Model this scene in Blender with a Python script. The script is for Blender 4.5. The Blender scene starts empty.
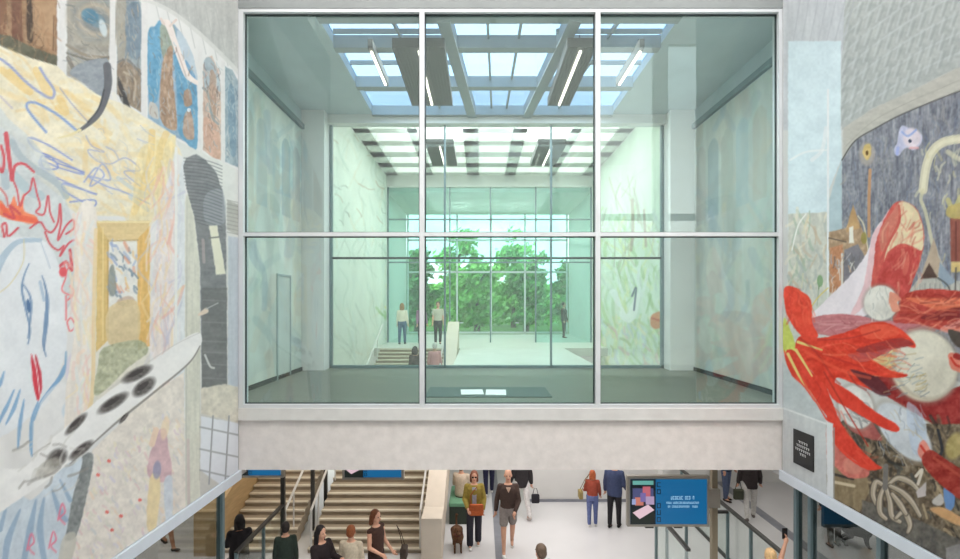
import bpy, bmesh, math, random
import numpy as np
from mathutils import Vector, Matrix
random.seed(7)
SC = bpy.context.scene
COL = SC.collection
PI = math.pi

# ---------------------------------------------------------------- camera
EYE = 5.4            # eye height over the lower floor
FPX = 500.0          # focal length in pixels of the 960x559 frame
cam_d = bpy.data.cameras.new('camera')
cam_d.sensor_width = 36.0
cam_d.lens = FPX * 36.0 / 960.0
cam_d.shift_y = (303 - 279.5) / 960.0
cam_d.clip_end = 300
cam = bpy.data.objects.new('camera', cam_d)
cam.location = (0, 0, EYE)
cam.rotation_euler = (PI / 2, 0, 0)
COL.objects.link(cam)
SC.camera = cam

# ---------------------------------------------------------------- world, sun, exposure
SC.view_settings.view_transform = 'Standard'
SC.view_settings.look = 'None'
SC.view_settings.exposure = 1.56
SC.view_settings.gamma = 1.0
SC.view_settings.use_curve_mapping = False
SC.cycles.transparent_max_bounces = 32
SC.cycles.max_bounces = 9
SC.cycles.diffuse_bounces = 5
SC.cycles.glossy_bounces = 4
SC.cycles.transmission_bounces = 6
SC.cycles.sample_clamp_indirect = 6.0

W = bpy.data.worlds.new('sky')
SC.world = W
W.use_nodes = True
wn = W.node_tree.nodes; wl = W.node_tree.links
wn.clear()
wout = wn.new('ShaderNodeOutputWorld'); wbg = wn.new('ShaderNodeBackground')
wtc = wn.new('ShaderNodeTexCoord'); wsep = wn.new('ShaderNodeSeparateXYZ')
wl.new(wtc.outputs['Generated'], wsep.inputs[0])
wr = wn.new('ShaderNodeValToRGB')
wr.color_ramp.elements[0].position = 0.0; wr.color_ramp.elements[0].color = (0.50, 0.50, 0.47, 1)
wr.color_ramp.elements[1].position = 1.0; wr.color_ramp.elements[1].color = (0.66, 0.75, 0.86, 1)
e = wr.color_ramp.elements.new(0.5); e.color = (1.0, 0.97, 0.945, 1)
e = wr.color_ramp.elements.new(0.62); e.color = (0.90, 0.92, 0.95, 1)
wm = wn.new('ShaderNodeMath'); wm.operation = 'MULTIPLY_ADD'; wm.inputs[1].default_value = 0.5; wm.inputs[2].default_value = 0.5
wl.new(wsep.outputs['Z'], wm.inputs[0]); wl.new(wm.outputs[0], wr.inputs[0])
wnz = wn.new('ShaderNodeTexNoise'); wnz.inputs['Scale'].default_value = 3.2; wnz.inputs['Detail'].default_value = 7
wl.new(wtc.outputs['Generated'], wnz.inputs['Vector'])
wcr = wn.new('ShaderNodeValToRGB')
wcr.color_ramp.elements[0].position = 0.40; wcr.color_ramp.elements[0].color = (0, 0, 0, 1)
wcr.color_ramp.elements[1].position = 0.68; wcr.color_ramp.elements[1].color = (1, 1, 1, 1)
wl.new(wnz.outputs['Fac'], wcr.inputs[0])
wmx = wn.new('ShaderNodeMixRGB'); wmx.inputs[2].default_value = (1.08, 1.05, 1.01, 1)
wl.new(wcr.outputs[0], wmx.inputs[0]); wl.new(wr.outputs[0], wmx.inputs[1])
wl.new(wmx.outputs[0], wbg.inputs['Color']); wbg.inputs['Strength'].default_value = 1.0
wl.new(wbg.outputs[0], wout.inputs['Surface'])

sun_d = bpy.data.lights.new('sun', 'SUN'); sun_d.energy = 1.25; sun_d.angle = 0.6; sun_d.color = (1, 0.95, 0.88)
sun = bpy.data.objects.new('sun', sun_d); sun.rotation_euler = (math.radians(37), math.radians(-3), 0); COL.objects.link(sun)

def area(name, loc, size, energy, color=(1, 1, 1), rot=(0, 0, 0)):
    d = bpy.data.lights.new(name, 'AREA'); d.shape = 'RECTANGLE'; d.size, d.size_y = size
    d.energy = energy; d.color = color
    o = bpy.data.objects.new(name, d); o.location = loc; o.rotation_euler = rot; COL.objects.link(o)
    return o
# lamps of the lower hall, flush under its ceiling
area('lower_hall_lamp', (1.2, 11.3, 3.22), (5.0, 3.0), 42, (1, 0.96, 0.94))
area('lower_hall_lamp', (-4.2, 12.0, 3.22), (2.4, 2.4), 12, (1, 0.87, 0.72))
area('lower_hall_lamp', (7.4, 11.5, 3.22), (2.0, 4.0), 10, (1, 0.95, 0.89))
area('lower_hall_lamp', (-7.3, 10.5, 2.38), (2.0, 4.0), 9, (1, 0.93, 0.84))
# lights of the upper hall behind the bridge
area('upper_hall_fill', (0.4, 17.0, 10.7), (6.0, 6.0), 105, (1, 1, 0.97))  # added to brighten the hall, no fixture stands for it
area('entrance_lamp', (0.4, 24.3, 9.9), (6.0, 3.0), 50, (1, 1, 0.97))
area('ceiling_fill', (-1.15, 15.3, 10.15), (.7, 2.0), 26, (1, 1, 0.97), (PI, 0, 0))  # this pair is added to lighten the ceiling beams from below
area('ceiling_fill', (2.05, 15.3, 10.15), (.7, 2.0), 26, (1, 1, 0.97), (PI, 0, 0))
# area light added to brighten the inside of the glazed bridge
area('bridge_fill', (0.45, 10.8, 10.2), (5.5, 3.6), 62, (0.93, 1, 1))

# ---------------------------------------------------------------- helpers
def lin(c):
    if isinstance(c, str):
        c = tuple(int(c[i:i + 2], 16) for i in (0, 2, 4))
    r = []
    for v in c[:3]:
        v = v / 255.0
        r.append(v / 12.92 if v <= 0.04045 else ((v + 0.055) / 1.055) ** 2.4)
    return tuple(r)

MATS = {}
def mat(name, color, rough=0.6, var=0.08, scale=6.0, bump=0.0, metal=0.0, stretch=(1, 1, 1), spec=0.4):
    if name in MATS: return MATS[name]
    m = bpy.data.materials.new(name); m.use_nodes = True
    n = m.node_tree.nodes; l = m.node_tree.links
    b = n['Principled BSDF']
    b.inputs['Roughness'].default_value = rough; b.inputs['Metallic'].default_value = metal
    b.inputs['Specular IOR Level'].default_value = spec
    c = lin(color)
    tc = n.new('ShaderNodeTexCoord'); mp = n.new('ShaderNodeMapping'); mp.inputs['Scale'].default_value = stretch
    nz = n.new('ShaderNodeTexNoise'); nz.inputs['Scale'].default_value = scale; nz.inputs['Detail'].default_value = 6
    l.new(tc.outputs['Object'], mp.inputs[0]); l.new(mp.outputs[0], nz.inputs['Vector'])
    rp = n.new('ShaderNodeValToRGB')
    rp.color_ramp.elements[0].position = 0.3; rp.color_ramp.elements[1].position = 0.7
    rp.color_ramp.elements[0].color = tuple(max(0, v * (1 - var)) for v in c) + (1,)
    rp.color_ramp.elements[1].color = tuple(min(1, v * (1 + var)) for v in c) + (1,)
    l.new(nz.outputs['Fac'], rp.inputs[0]); l.new(rp.outputs[0], b.inputs['Base Color'])
    if bump:
        bp = n.new('ShaderNodeBump'); bp.inputs['Strength'].default_value = bump; bp.inputs['Distance'].default_value = 0.02
        l.new(nz.outputs['Fac'], bp.inputs['Height']); l.new(bp.outputs[0], b.inputs['Normal'])
    MATS[name] = m
    return m

def glass(name, tint, f0=0.07, frost=0.0):
    """Architectural glass: tinted see-through plus a Schlick mirror reflection."""
    if name in MATS: return MATS[name]
    m = bpy.data.materials.new(name); m.use_nodes = True
    n = m.node_tree.nodes; l = m.node_tree.links; n.clear()
    out = n.new('ShaderNodeOutputMaterial'); tr = n.new('ShaderNodeBsdfTransparent'); gl = n.new('ShaderNodeBsdfGlossy')
    tr.inputs[0].default_value = tuple(tint) + (1,); gl.inputs['Roughness'].default_value = 0.0
    gl.inputs['Color'].default_value = (0.93, 1, 0.98, 1)
    lw = n.new('ShaderNodeLayerWeight'); lw.inputs['Blend'].default_value = 0.5
    pw = n.new('ShaderNodeMath'); pw.operation = 'POWER'; pw.inputs[1].default_value = 5
    ma = n.new('ShaderNodeMath'); ma.operation = 'MULTIPLY_ADD'; ma.inputs[1].default_value = 1 - f0; ma.inputs[2].default_value = f0
    mx = n.new('ShaderNodeMixShader')
    l.new(lw.outputs['Facing'], pw.inputs[0]); l.new(pw.outputs[0], ma.inputs[0]); l.new(ma.outputs[0], mx.inputs[0])
    l.new(gl.outputs[0], mx.inputs[2])
    if frost:
        tl = n.new('ShaderNodeBsdfTranslucent'); tl.inputs[0].default_value = tuple(tint) + (1,)
        m2 = n.new('ShaderNodeMixShader'); m2.inputs[0].default_value = frost
        l.new(tr.outputs[0], m2.inputs[1]); l.new(tl.outputs[0], m2.inputs[2]); l.new(m2.outputs[0], mx.inputs[1])
    else:
        l.new(tr.outputs[0], mx.inputs[1])
    l.new(mx.outputs[0], out.inputs['Surface'])
    MATS[name] = m
    return m

def emit(name, color, strength):
    if name in MATS: return MATS[name]
    m = bpy.data.materials.new(name); m.use_nodes = True
    b = m.node_tree.nodes['Principled BSDF']
    c = lin(color)
    b.inputs['Base Color'].default_value = (c[0] * .3, c[1] * .3, c[2] * .3, 1)
    b.inputs['Emission Color'].default_value = c + (1,); b.inputs['Emission Strength'].default_value = strength
    b.inputs['Roughness'].default_value = 0.3
    MATS[name] = m
    return m

class MB:
    def __init__(s): s.bm = bmesh.new()
    def box(s, x0, x1, y0, y1, z0, z1):
        v = [s.bm.verts.new(p) for p in ((x0,y0,z0),(x1,y0,z0),(x1,y1,z0),(x0,y1,z0),(x0,y0,z1),(x1,y0,z1),(x1,y1,z1),(x0,y1,z1))]
        for f in ((0,3,2,1),(4,5,6,7),(0,1,5,4),(1,2,6,5),(2,3,7,6),(3,0,4,7)):
            s.bm.faces.new([v[i] for i in f])
        return s
    def prism(s, pts, off):
        """polygon pts (3D, planar) extruded by vector off"""
        off = Vector(off)
        a = [s.bm.verts.new(p) for p in pts]; b = [s.bm.verts.new(Vector(p) + off) for p in pts]
        s.bm.faces.new(a); s.bm.faces.new(list(reversed(b)))
        n = len(pts)
        for i in range(n):
            s.bm.faces.new((a[i], b[i], b[(i+1) % n], a[(i+1) % n]))
        return s
    def beam(s, p, q, w, h):
        """rectangular bar from p to q, width w (horizontal) and depth h (vertical-ish)"""
        p = Vector(p); q = Vector(q); d = (q - p).normalized()
        up = Vector((0, 0, 1))
        if abs(d.z) > 0.98: up = Vector((0, 1, 0))
        sx = d.cross(up).normalized(); sy = sx.cross(d).normalized()
        pts = [p + sx*w/2*i + sy*h/2*j for i, j in ((-1,-1),(1,-1),(1,1),(-1,1))]
        return s.prism(pts, q - p)
    def tube(s, path, r, seg=8, cap=True):
        path = [Vector(p) for p in path]; n = len(path)
        rs = r if isinstance(r, (list, tuple)) else [r] * n
        rings = []; ref = None
        for i, p in enumerate(path):
            t = (path[min(i+1, n-1)] - path[max(i-1, 0)]).normalized()
            if ref is None:
                ref = Vector((0, 0, 1)) if abs(t.z) < 0.9 else Vector((1, 0, 0))
            u = t.cross(ref)
            if u.length < 1e-4: u = t.cross(Vector((0, 1, 0.3)))
            u.normalize(); w = u.cross(t).normalized(); ref = w
            rings.append([s.bm.verts.new(p + (u*math.cos(2*PI*k/seg) + w*math.sin(2*PI*k/seg)) * rs[i]) for k in range(seg)])
        for a, b in zip(rings, rings[1:]):
            for k in range(seg):
                s.bm.faces.new((a[k], a[(k+1) % seg], b[(k+1) % seg], b[k]))
        if cap:
            s.bm.faces.new(list(reversed(rings[0]))); s.bm.faces.new(rings[-1])
        return s
    def ell(s, c, r, rot=None, u=14, v=9):
        M = Matrix.Translation(c) @ (rot.to_4x4() if rot else Matrix.Identity(4)) @ Matrix.Diagonal((r[0], r[1], r[2], 1))
        bmesh.ops.create_uvsphere(s.bm, u_segments=u, v_segments=v, radius=1.0, matrix=M)
        return s
    def cap(s, a, b, r1, r2=None, seg=12):
        """round-ended tapered limb"""
        r2 = r1 if r2 is None else r2
        a = Vector(a); b = Vector(b); d = b - a
        if d.length < 1e-5: return s.ell(a, (r1, r1, r1))
        t = d.normalized(); P = []; R = []
        for k in range(4):
            an = PI/2 * (k + .25) / 4.25; P.append(a - t*r1*math.cos(an)); R.append(r1*math.sin(an))
        P.append(a); R.append(r1); P.append(b); R.append(r2)
        for k in range(3, -1, -1):
            an = PI/2 * (k + .25) / 4.25; P.append(b + t*r2*math.cos(an)); R.append(r2*math.sin(an))
        return s.tube(P, R, seg)
    def loft(s, secs, seg=18):
        """stack of ellipses (cx, cy, z, rx, ry), flat ends"""
        rings = [[s.bm.verts.new((cx + rx*math.cos(2*PI*k/seg), cy + ry*math.sin(2*PI*k/seg), z)) for k in range(seg)] for cx, cy, z, rx, ry in secs]
        for a, b in zip(rings, rings[1:]):
            for k in range(seg): s.bm.faces.new((a[k], a[(k+1) % seg], b[(k+1) % seg], b[k]))
        s.bm.faces.new(list(reversed(rings[0]))); s.bm.faces.new(rings[-1])
        return s
    def mesh(s, name):
        bmesh.ops.recalc_face_normals(s.bm, faces=s.bm.faces[:])
        me = bpy.data.meshes.new(name); s.bm.to_mesh(me); s.bm.free()
        return me
    def build(s, name, m, parent=None, loc=None, smooth=False, bevel=0):
        me = s.mesh(name); o = bpy.data.objects.new(name, me); COL.objects.link(o)
        if m: me.materials.append(m)
        if smooth:
            for p in me.polygons: p.use_smooth = True
        if parent: o.parent = parent
        if loc: o.location = loc
        if bevel:
            b = o.modifiers.new('bevel', 'BEVEL'); b.width = bevel; b.segments = 2; b.limit_method = 'ANGLE'
        return o

def tag(o, label=None, cat=None, group=None, kind=None):
    if label: o['label'] = label
    if cat: o['category'] = cat
    if group: o['group'] = group
    if kind: o['kind'] = kind
    return o
def thing(name, label, cat, loc=(0, 0, 0), rz=0, group=None):
    o = bpy.data.objects.new(name, None); o.empty_display_size = 0.2; COL.objects.link(o)
    o.location = loc; o.rotation_euler = (0, 0, rz)
    return tag(o, label, cat, group)
def struct(name, mb, m, parent=None, **k):
    o = mb.build(name, m, parent, **k)
    if not parent: o['kind'] = 'structure'
    return o
def ST(name):
    o = bpy.data.objects.new(name, None); COL.objects.link(o); o['kind'] = 'structure'
    return o
def at(x, y, Y):
    """photo position at distance Y -> metres"""
    return Vector(((x - 480) * Y / FPX, Y, EYE - (y - 303) * Y / FPX))
# ---------------------------------------------------------------- materials
CONC = mat('board_marked_concrete', (226, 219, 215), 0.8, 0.06, 7, 0.25)
HEAD = mat('header_concrete', (196, 196, 195), 0.8, 0.08, 3.0, 0.15)
WHITE = mat('white_plaster', (226, 225, 222), 0.85, 0.03, 2.0)
COOL = mat('cool_plaster', (186, 200, 204), 0.8, 0.05, 1.4)
FLOORM = mat('white_resin_floor', (222, 221, 222), 0.22, 0.03, 1.2)
STRIP = mat('grey_floor_strip', (140, 142, 150), 0.4, 0.08, 5)
BFLOOR = mat('grey_timber_floor', (112, 112, 102), 0.45, 0.16, 4.0, 0, 0, (0.4, 6, 1))
UFLOOR = mat('pale_stone_floor', (214, 212, 204), 0.4, 0.05, 2.0)
FRAME = mat('pale_grey_metal', (216, 218, 221), 0.35, 0.03, 4, 0, 0.15)
GASKET = mat('dark_gasket', (46, 56, 58), 0.5, 0.1, 5)
DARKM = mat('bronze_dark_metal', (74, 74, 72), 0.4, 0.08, 8, 0, 0.4)
TEALM = mat('grey_teal_metal', (118, 138, 142), 0.4, 0.05, 8, 0, 0.2)
ROOFB = mat('roof_beam_grey', (150, 160, 162), 0.6, 0.06, 4)
CREAM = mat('cream_stone_step', (222, 212, 194), 0.6, 0.06, 4)
RISER = mat('taupe_riser', (168, 154, 134), 0.7, 0.06, 4)
TAN = mat('tan_wood_panel', (188, 160, 120), 0.5, 0.12, 3, 0, 0, (1, 1, 7))
RIBBED = mat('dark_ribbed_metal', (66, 68, 66), 0.5, 0.15, 10, 0.2)
GRASS = mat('grass', (92, 130, 60), 0.9, 0.35, 6)
BARK = mat('bark', (84, 70, 56), 0.9, 0.3, 14, 0.4)
LEAF = [mat('leaf_deep', (84, 140, 70), 0.7, 0.35, 3), mat('leaf_bright', (140, 196, 96), 0.7, 0.35, 3), mat('leaf_mid', (108, 168, 82), 0.7, 0.35, 3)]
G_BIG = glass('window_glass', (0.935, 0.98, 0.97), 0.07)
G_BACK = glass('bridge_glass', (0.95, 0.985, 0.975), 0.03)
G_TEAL = glass('teal_glass', (0.80, 0.95, 0.93), 0.04)
G_RAIL = glass('rail_glass', (0.95, 0.97, 0.96), 0.03)
G_LOW = glass('lower_partition_glass', (0.73, 0.75, 0.745), 0.04)
G_ROOF = glass('roof_glass', (0.60, 0.75, 0.92), 0.02)
G_MILK = glass('clear_roof_glass', (0.88, 0.90, 0.88), 0.015)

XL, XR = -4.02, 5.03          # faces of the two mural walls
YW = 8.33                     # plane of the big window
UP = 3.7                      # upper floor level
YB = 13.1                     # glazing at the back of the bridge

# ---------------------------------------------------------------- floors
struct('floor', MB().box(-10, 11, -6, 32, -0.3, 0.0), FLOORM)
struct('floor', MB().box(-9, 15, -6.2, 2.9, 3.4, UP), UFLOOR)                       # gallery the view is taken from
struct('floor', MB().box(-4.6, 5.5, 8.5, YB + .05, 3.32, UP), BFLOOR)               # bridge
struct('floor', MB().box(-.74, 3.15, 13.6, 18.8, 3.4, UP), UFLOOR)                  # landing beside the stairs
struct('floor', MB().box(-6, 6, 18.8, 27.2, 3.4, UP), UFLOOR)                       # upper hall
s = MB().box(.33, .53, 7.5, 17, 0.0, .006)
struct('trim_1', s, STRIP)
struct('trim_2', MB().box(7.1, 7.35, 7.5, 15.1, 0.0, .006), STRIP)

# concrete spandrel under the big window, with its sill
struct('trim_3', MB().box(XL + .0, XR + .05, YW, 9.0, 2.62, 3.46), CONC)
struct('trim_4', MB().box(XL + .0, XR + .05, YW - .07, 8.55, 3.46, 3.66), mat('pale_sill', (216, 214, 211), 0.7, 0.05, 5))
# header over the big window
struct('wall_front', MB().box(XL, XR, YW - .04, 8.6, 10.42, 12), HEAD)
struct('trim_11', MB().box(XL, XR, YW - .06, 8.6, 10.28, 10.42), mat('lintel_steel', (138, 142, 142), .5, .05, 5))
struct('trim_5', MB().box(XL - .6, XL - .0, YW, 8.6, 2.5, 12).box(XR, XR + .6, YW, 8.6, 2.5, 12), HEAD)

# ---------------------------------------------------------------- the big window
win = ST('window_1')
xs = [-3.97, -0.962, 1.955, 5.0]; zs = [3.66, 6.54, 10.28]
fr = MB()
for x in (xs[0], xs[3]): fr.box(x - .05, x + .05, YW - .05, YW + .13, zs[0], zs[2])
fr.box(xs[0] + .05, xs[3] - .05, YW - .05, YW + .13, zs[2] - .06, zs[2]).box(xs[0] + .05, xs[3] - .05, YW - .05, YW + .13, zs[0], zs[0] + .06)
fr.build('frame', FRAME, win)
for x in xs[1:3]: MB().box(x - .04, x + .04, YW - .05, YW + .13, zs[0] + .06, zs[2] - .06).build('mullion', FRAME, win)
MB().box(xs[0] + .05, xs[3] - .05, YW - .045, YW + .125, zs[1] - .032, zs[1] + .032).build('transom', FRAME, win)
for i in range(3):
    for j in range(2):
        a, b, c, d = xs[i] + .045, xs[i+1] - .045, (zs[0] + .06, zs[1] + .032)[j], (zs[1] - .032, zs[2] - .06)[j]
        g = MB().box(a, b, YW + .03, YW + .05, c, d).build('pane', G_BIG, win)
        q = MB()
        q.box(a, a + .014, YW + .015, YW + .06, c, d).box(b - .014, b, YW + .015, YW + .06, c, d)
        q.box(a, b, YW + .015, YW + .06, c, c + .014).box(a, b, YW + .015, YW + .06, d - .014, d)
        q.build('gasket', GASKET, g)

# ---------------------------------------------------------------- mural walls
struct('wall_left', MB().box(XL - .35, XL, 3.3, YW - .0, 2.62, 12), HEAD)
struct('wall_right', MB().box(XR, XR + .35, 5.1, YW - .0, 2.62, 12), HEAD)
TRIMM = mat('white_edge_trim', (222, 228, 236), 0.4, 0.03, 4)
struct('trim_6', MB().box(XL - .36, XL + .05, 3.2, YW, 2.47, 2.62), TRIMM)
struct('trim_7', MB().box(XR - .05, XR + .36, 5.05, YW, 2.47, 2.62), TRIMM)

# ---------------------------------------------------------------- bridge interior
INNER = mat('bridge_side_wall', (196, 204, 198), 0.7, 0.10, 1.1, 0, 0, (1, 1, .4))
struct('wall_left', MB().box(-4.7, -4.5, 8.6, 12.6, UP, 10.9), COOL)
struct('wall_right', MB().box(5.41, 5.6, 8.6, 12.6, UP, 10.9), COOL)
struct('wall_back', MB().box(-4.7, -3.93, 12.6, YB + .1, UP, 10.9).box(4.8, 5.6, 12.6, YB + .1, UP, 10.9).box(-3.93, 4.8, 12.9, YB + .1, 10.04, 10.9), WHITE)
struct('trim_8', MB().box(-4.5, -4.42, 8.6, 12.6, 9.78, 9.9).box(5.33, 5.41, 8.6, 12.6, 9.78, 9.9), TEALM)
struct('baseboard_left', MB().box(-4.5, -4.47, 8.6, 12.6, UP, UP + .09), GASKET)
struct('baseboard_right', MB().box(5.38, 5.41, 8.6, 12.6, UP, UP + .09), GASKET)
struct('ceiling', MB().box(-4.6, -2.76, 8.5, 12.9, 10.27, 10.5).box(3.4, 5.5, 8.5, 12.9, 10.27, 10.5)
       , COOL)
d1 = struct('door_1', MB().box(-4.5, -4.47, 11.05, 11.75, UP, 6.0), mat('bridge_door', (200, 208, 203), 0.6, 0.06, 2))
dh = MB().box(-4.475, -4.455, 11.0, 11.05, UP, 6.05).box(-4.475, -4.455, 11.75, 11.8, UP, 6.05).box(-4.475, -4.455, 11.05, 11.75, 6.0, 6.05).build('door_frame', mat('door_frame_grey', (164, 178, 178), .5, .05, 4), d1)
# roof light of the bridge: glass over deep beams
rl = ST('window_2')
bm_ = MB()
for k, Y in enumerate((8.5, 9.5, 11.2, 12.85)): bm_.box(-2.76, 3.4, Y - .10, Y + .10, 10.2, 10.44)
bm_.beam((-.62, 8.5, 10.30), (-.2, 12.95, 10.30), .22, .26).beam((1.62, 8.5, 10.30), (1.2, 12.95, 10.30), .22, .26)
bm_.build('roof_beam', ROOFB, rl)
th = MB()
for x0, x1 in ((.12, .3), (.74, .68), (-1.6, -1.0), (2.5, 2.0)):
    th.beam((x0, 8.5, 10.4), (x1, 12.9, 10.4), .045, .08)
for Y in (9.2, 10.4, 11.7): th.beam((-2.7, Y, 10.4), (-.5, Y, 10.4), .045, .08).beam((1.4, Y, 10.4), (3.35, Y, 10.4), .045, .08)
th.build('glazing_bar', ROOFB, rl)
MB().box(-2.76, 3.4, 8.5, 12.95, 10.45, 10.47).build('pane', G_ROOF, rl)

# glazing at the back of the bridge
bw = ST('window_3')
f = MB().box(-3.93, -3.86, YB - .05, YB + .05, UP, 10.04).box(4.73, 4.8, YB - .05, YB + .05, UP, 10.04).box(-3.93, 4.8, YB - .05, YB + .05, UP, UP + .07)
f.build('frame', TEALM, bw)
for x in (-.92, 1.86): MB().box(x - .025, x + .025, YB - .05, YB + .05, UP, 10.04).build('mullion', TEALM, bw)
MB().box(-3.86, 4.73, YB - .04, YB + .04, 6.55, 6.6).build('transom', GASKET, bw)
for a, b in ((-3.86, -.945), (-.895, 1.835), (1.885, 4.73)):
    MB().box(a, b, YB - .008, YB + .008, UP + .07, 10.04).build('pane', G_BACK, bw)

# ---------------------------------------------------------------- upper hall behind the bridge
struct('wall_left', MB().box(-4.2, -4.0, YB + .1, 27.2, 2.62, 11.2), WHITE)
struct('wall_right', MB().box(4.82, 5.0, YB + .1, 27.2, 0, 11.2), WHITE)
cl = MB()
xc = [(-4.0, -3.5), (-2.3, -2.0), (-.55, -.05), (1.05, 1.5), (2.9, 3.2), (4.35, 4.82)]
yc = [(YB + .1, 13.7), (14.35, 14.9), (15.65, 16.05), (16.85, 17.35), (18.1, 18.7), (19.5, 20.1), (20.9, 21.6)]
for a, b in xc: cl.box(a, b, YB + .1, 21.6, 10.86, 11.2)
for a, b in yc: cl.box(-4.0, 4.82, a, b, 10.86, 11.2)
struct('ceiling', cl, WHITE)
r2 = ST('window_4')
MB().box(-4.0, 4.82, YB + .1, 21.6, 11.21, 11.23).build('pane', G_MILK, r2)
struct('wall_back', MB().box(-4.0, 4.82, 21.4, 21.7, 10.38, 10.88), WHITE)
struct('ceiling', MB().box(-4.2, 5.0, 21.7, 27.2, 10.2, 10.4), WHITE)
# teal curtain wall across the hall
w5 = ST('window_5')
f = MB()
for x in (-3.96, -2.6, -1.3, 0.45, 2.4, 4.78): f.box(x - .03, x + .03, 21.5, 21.6, UP, 10.38)
for z in (7.15, 9.0): f.box(-3.96, 4.78, 21.5, 21.6, z - .03, z + .03)
f.build('frame', TEALM, w5)
for a, b in ((-3.93, -2.63), (2.43, 4.75)): MB().box(a, b, 21.54, 21.56, UP, 7.12).build('pane', G_TEAL, w5)
for a, b in ((-3.93, -2.63), (-2.57, -1.33), (-1.27, .42), (.48, 2.37), (2.43, 4.75)):
    MB().box(a, b, 21.54, 21.56, 7.18, 10.36).build('pane', G_TEAL, w5)
# entrance doors at the far end
w6 = ST('window_6')
f = MB()
for x in (-3.9, -1.24, .6, 2.43, 4.7): f.box(x - .045, x + .045, 27.0, 27.1, UP, 10.2)
for z in (UP + .1, 7.07, 8.8): f.box(-3.9, 4.7, 27.0, 27.1, z - .05, z + .05)
f.build('frame', FRAME, w6)
for a, b in ((-3.85, -1.29), (-1.19, .55), (.65, 2.38), (2.48, 4.65)): MB().box(a, b, 27.04, 27.06, UP + .15, 10.2).build('pane', G_TEAL, w6)
MB().box(-1.1, -.9, 26.94, 26.99, 4.3, 4.36).box(1.9, 2.1, 26.94, 26.99, 4.3, 4.36).build('push_bar', FRAME, w6)
# ---------------------------------------------------------------- lower hall
struct('ceiling', MB().box(-10, -4.2, 9.0, 17.5, 3.3, 3.4).box(5.5, 11, 8.6, 17.5, 3.3, 3.4).box(-4.2, 5.5, 9.0, 13.1, 3.26, 3.32), WHITE)
struct('ceiling', MB().box(-10, XL - .36, 3.2, 9.0, 2.47, 2.6).box(XR + .36, 11, 3.6, 8.6, 2.47, 2.6), WHITE)
struct('wall_back', MB().box(1.25, 6.2, 13.6, 13.8, 0, 3.3), WHITE)
struct('wall_back', MB().box(-1.0, 1.25, 17.0, 17.2, 0, 3.4).box(6.2, 11, 15.1, 15.3, 0, 3.3).box(-10, -6.3, 15.1, 15.3, 0, 3.3).box(6.0, 6.2, 13.8, 15.1, 0, 3.3), WHITE)
struct('wall_left', MB().box(-10.2, -10, -6, 15.3, 0, 3.3), WHITE)
struct('wall_behind', MB().box(-10, 11, -6.2, -6, 0, 3.4), WHITE)
struct('ceiling', MB().box(-10, 15, -6.2, -2.2, 3.4, 3.6), WHITE)
struct('wall_right', MB().box(11, 11.2, -6, 15.3, 0, 3.3), WHITE)
struct('baseboard_back', MB().box(1.25, 6.2, 13.57, 13.6, 0, .07), STRIP)
struct('trim_9', MB().box(-6.35, -3.95, 15.3, 15.5, 1.0, 3.3), WHITE)

# partition of glass under each mural
def partition(side, x, ys, label):
    t = thing('glass_partition', label, 'glass partition', (x, ys[0], 0), 0, 'glass partitions under the murals')
    for y in ys: MB().box(-.05, .05, y - .035 - ys[0], y + .035 - ys[0], 0, 2.47).build('post', TEALM, t)
    for a, b in zip(ys, ys[1:]): MB().box(-.008, .008, a + .035 - ys[0], b - .035 - ys[0], .03, 2.47).build('pane', G_LOW, t)
    return t
partition(-1, XL - .12, (3.4, 5.9, 7.98), 'tall glass partition with grey posts under the mural of the white paddle')
partition(1, XR + .12, (5.14, 6.4, 7.75, 8.1), 'tall glass partition with grey posts under the mural of red flowers')

# staircases
N = 34; Y0 = 10.8; RUN = 8.0; RISE = UP / N; TR = RUN / N
def stairs(x0, x1, n, label):
    t = thing('staircase', label, 'stairs', ((x0 + x1) / 2, Y0, 0), 0, 'staircases of the lower hall'); w = (x1 - x0) / 2
    body = MB()
    for i in range(n): body.box(-w, w, i*TR, (i+1)*TR + .0, max(0, i*RISE - .25), (i+1)*RISE - .035)
    body.build('riser', RISER, t)
    tr = MB()
    for i in range(n): tr.box(-w, w, i*TR + .05, (i+1)*TR, (i+1)*RISE - .035, (i+1)*RISE - .002)
    tr.build('tread', RISER, t)
    ns = MB()
    for i in range(n): ns.box(-w, w, i*TR - .03, i*TR + .05, (i+1)*RISE - .035, (i+1)*RISE)
    ns.build('nosing', CREAM, t)
    return t
st1 = stairs(-3.72, -1.22, N, 'broad cream staircase rising to the upper hall beside the pale balustrade wall')
st2 = stairs(-5.62, -4.12, 20, 'cream staircase behind the glass balustrade, left of the broad one')
SL = UP / RUN
def rail(t, x, y0, y1, h, r, m, posts=True):
    p = [(x, y0, (y0)*SL + h), (x, y1, y1*SL + h)]
    o = MB().tube([(x, y0, y0*SL + .1), p[0], p[1], (x, y1 + .25, y1*SL + h)], r, 8).build('handrail', m, t)
    k = y0 + .5
    while k < y1: MB().tube([(x, k, k*SL + .1), (x, k, k*SL + h)], r * .6, 6).build('rail_post', m, o); k += 1.3
WR = mat('white_rail', (220, 218, 214), 0.35, 0.03, 4)
rail(st1, -1.18, .0, 7.9, .92, .028, WR); rail(st1, 1.18, .0, 7.9, .92, .024, WR)
rail(st2, .66, .0, 4.4, .92, .028, WR)
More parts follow.
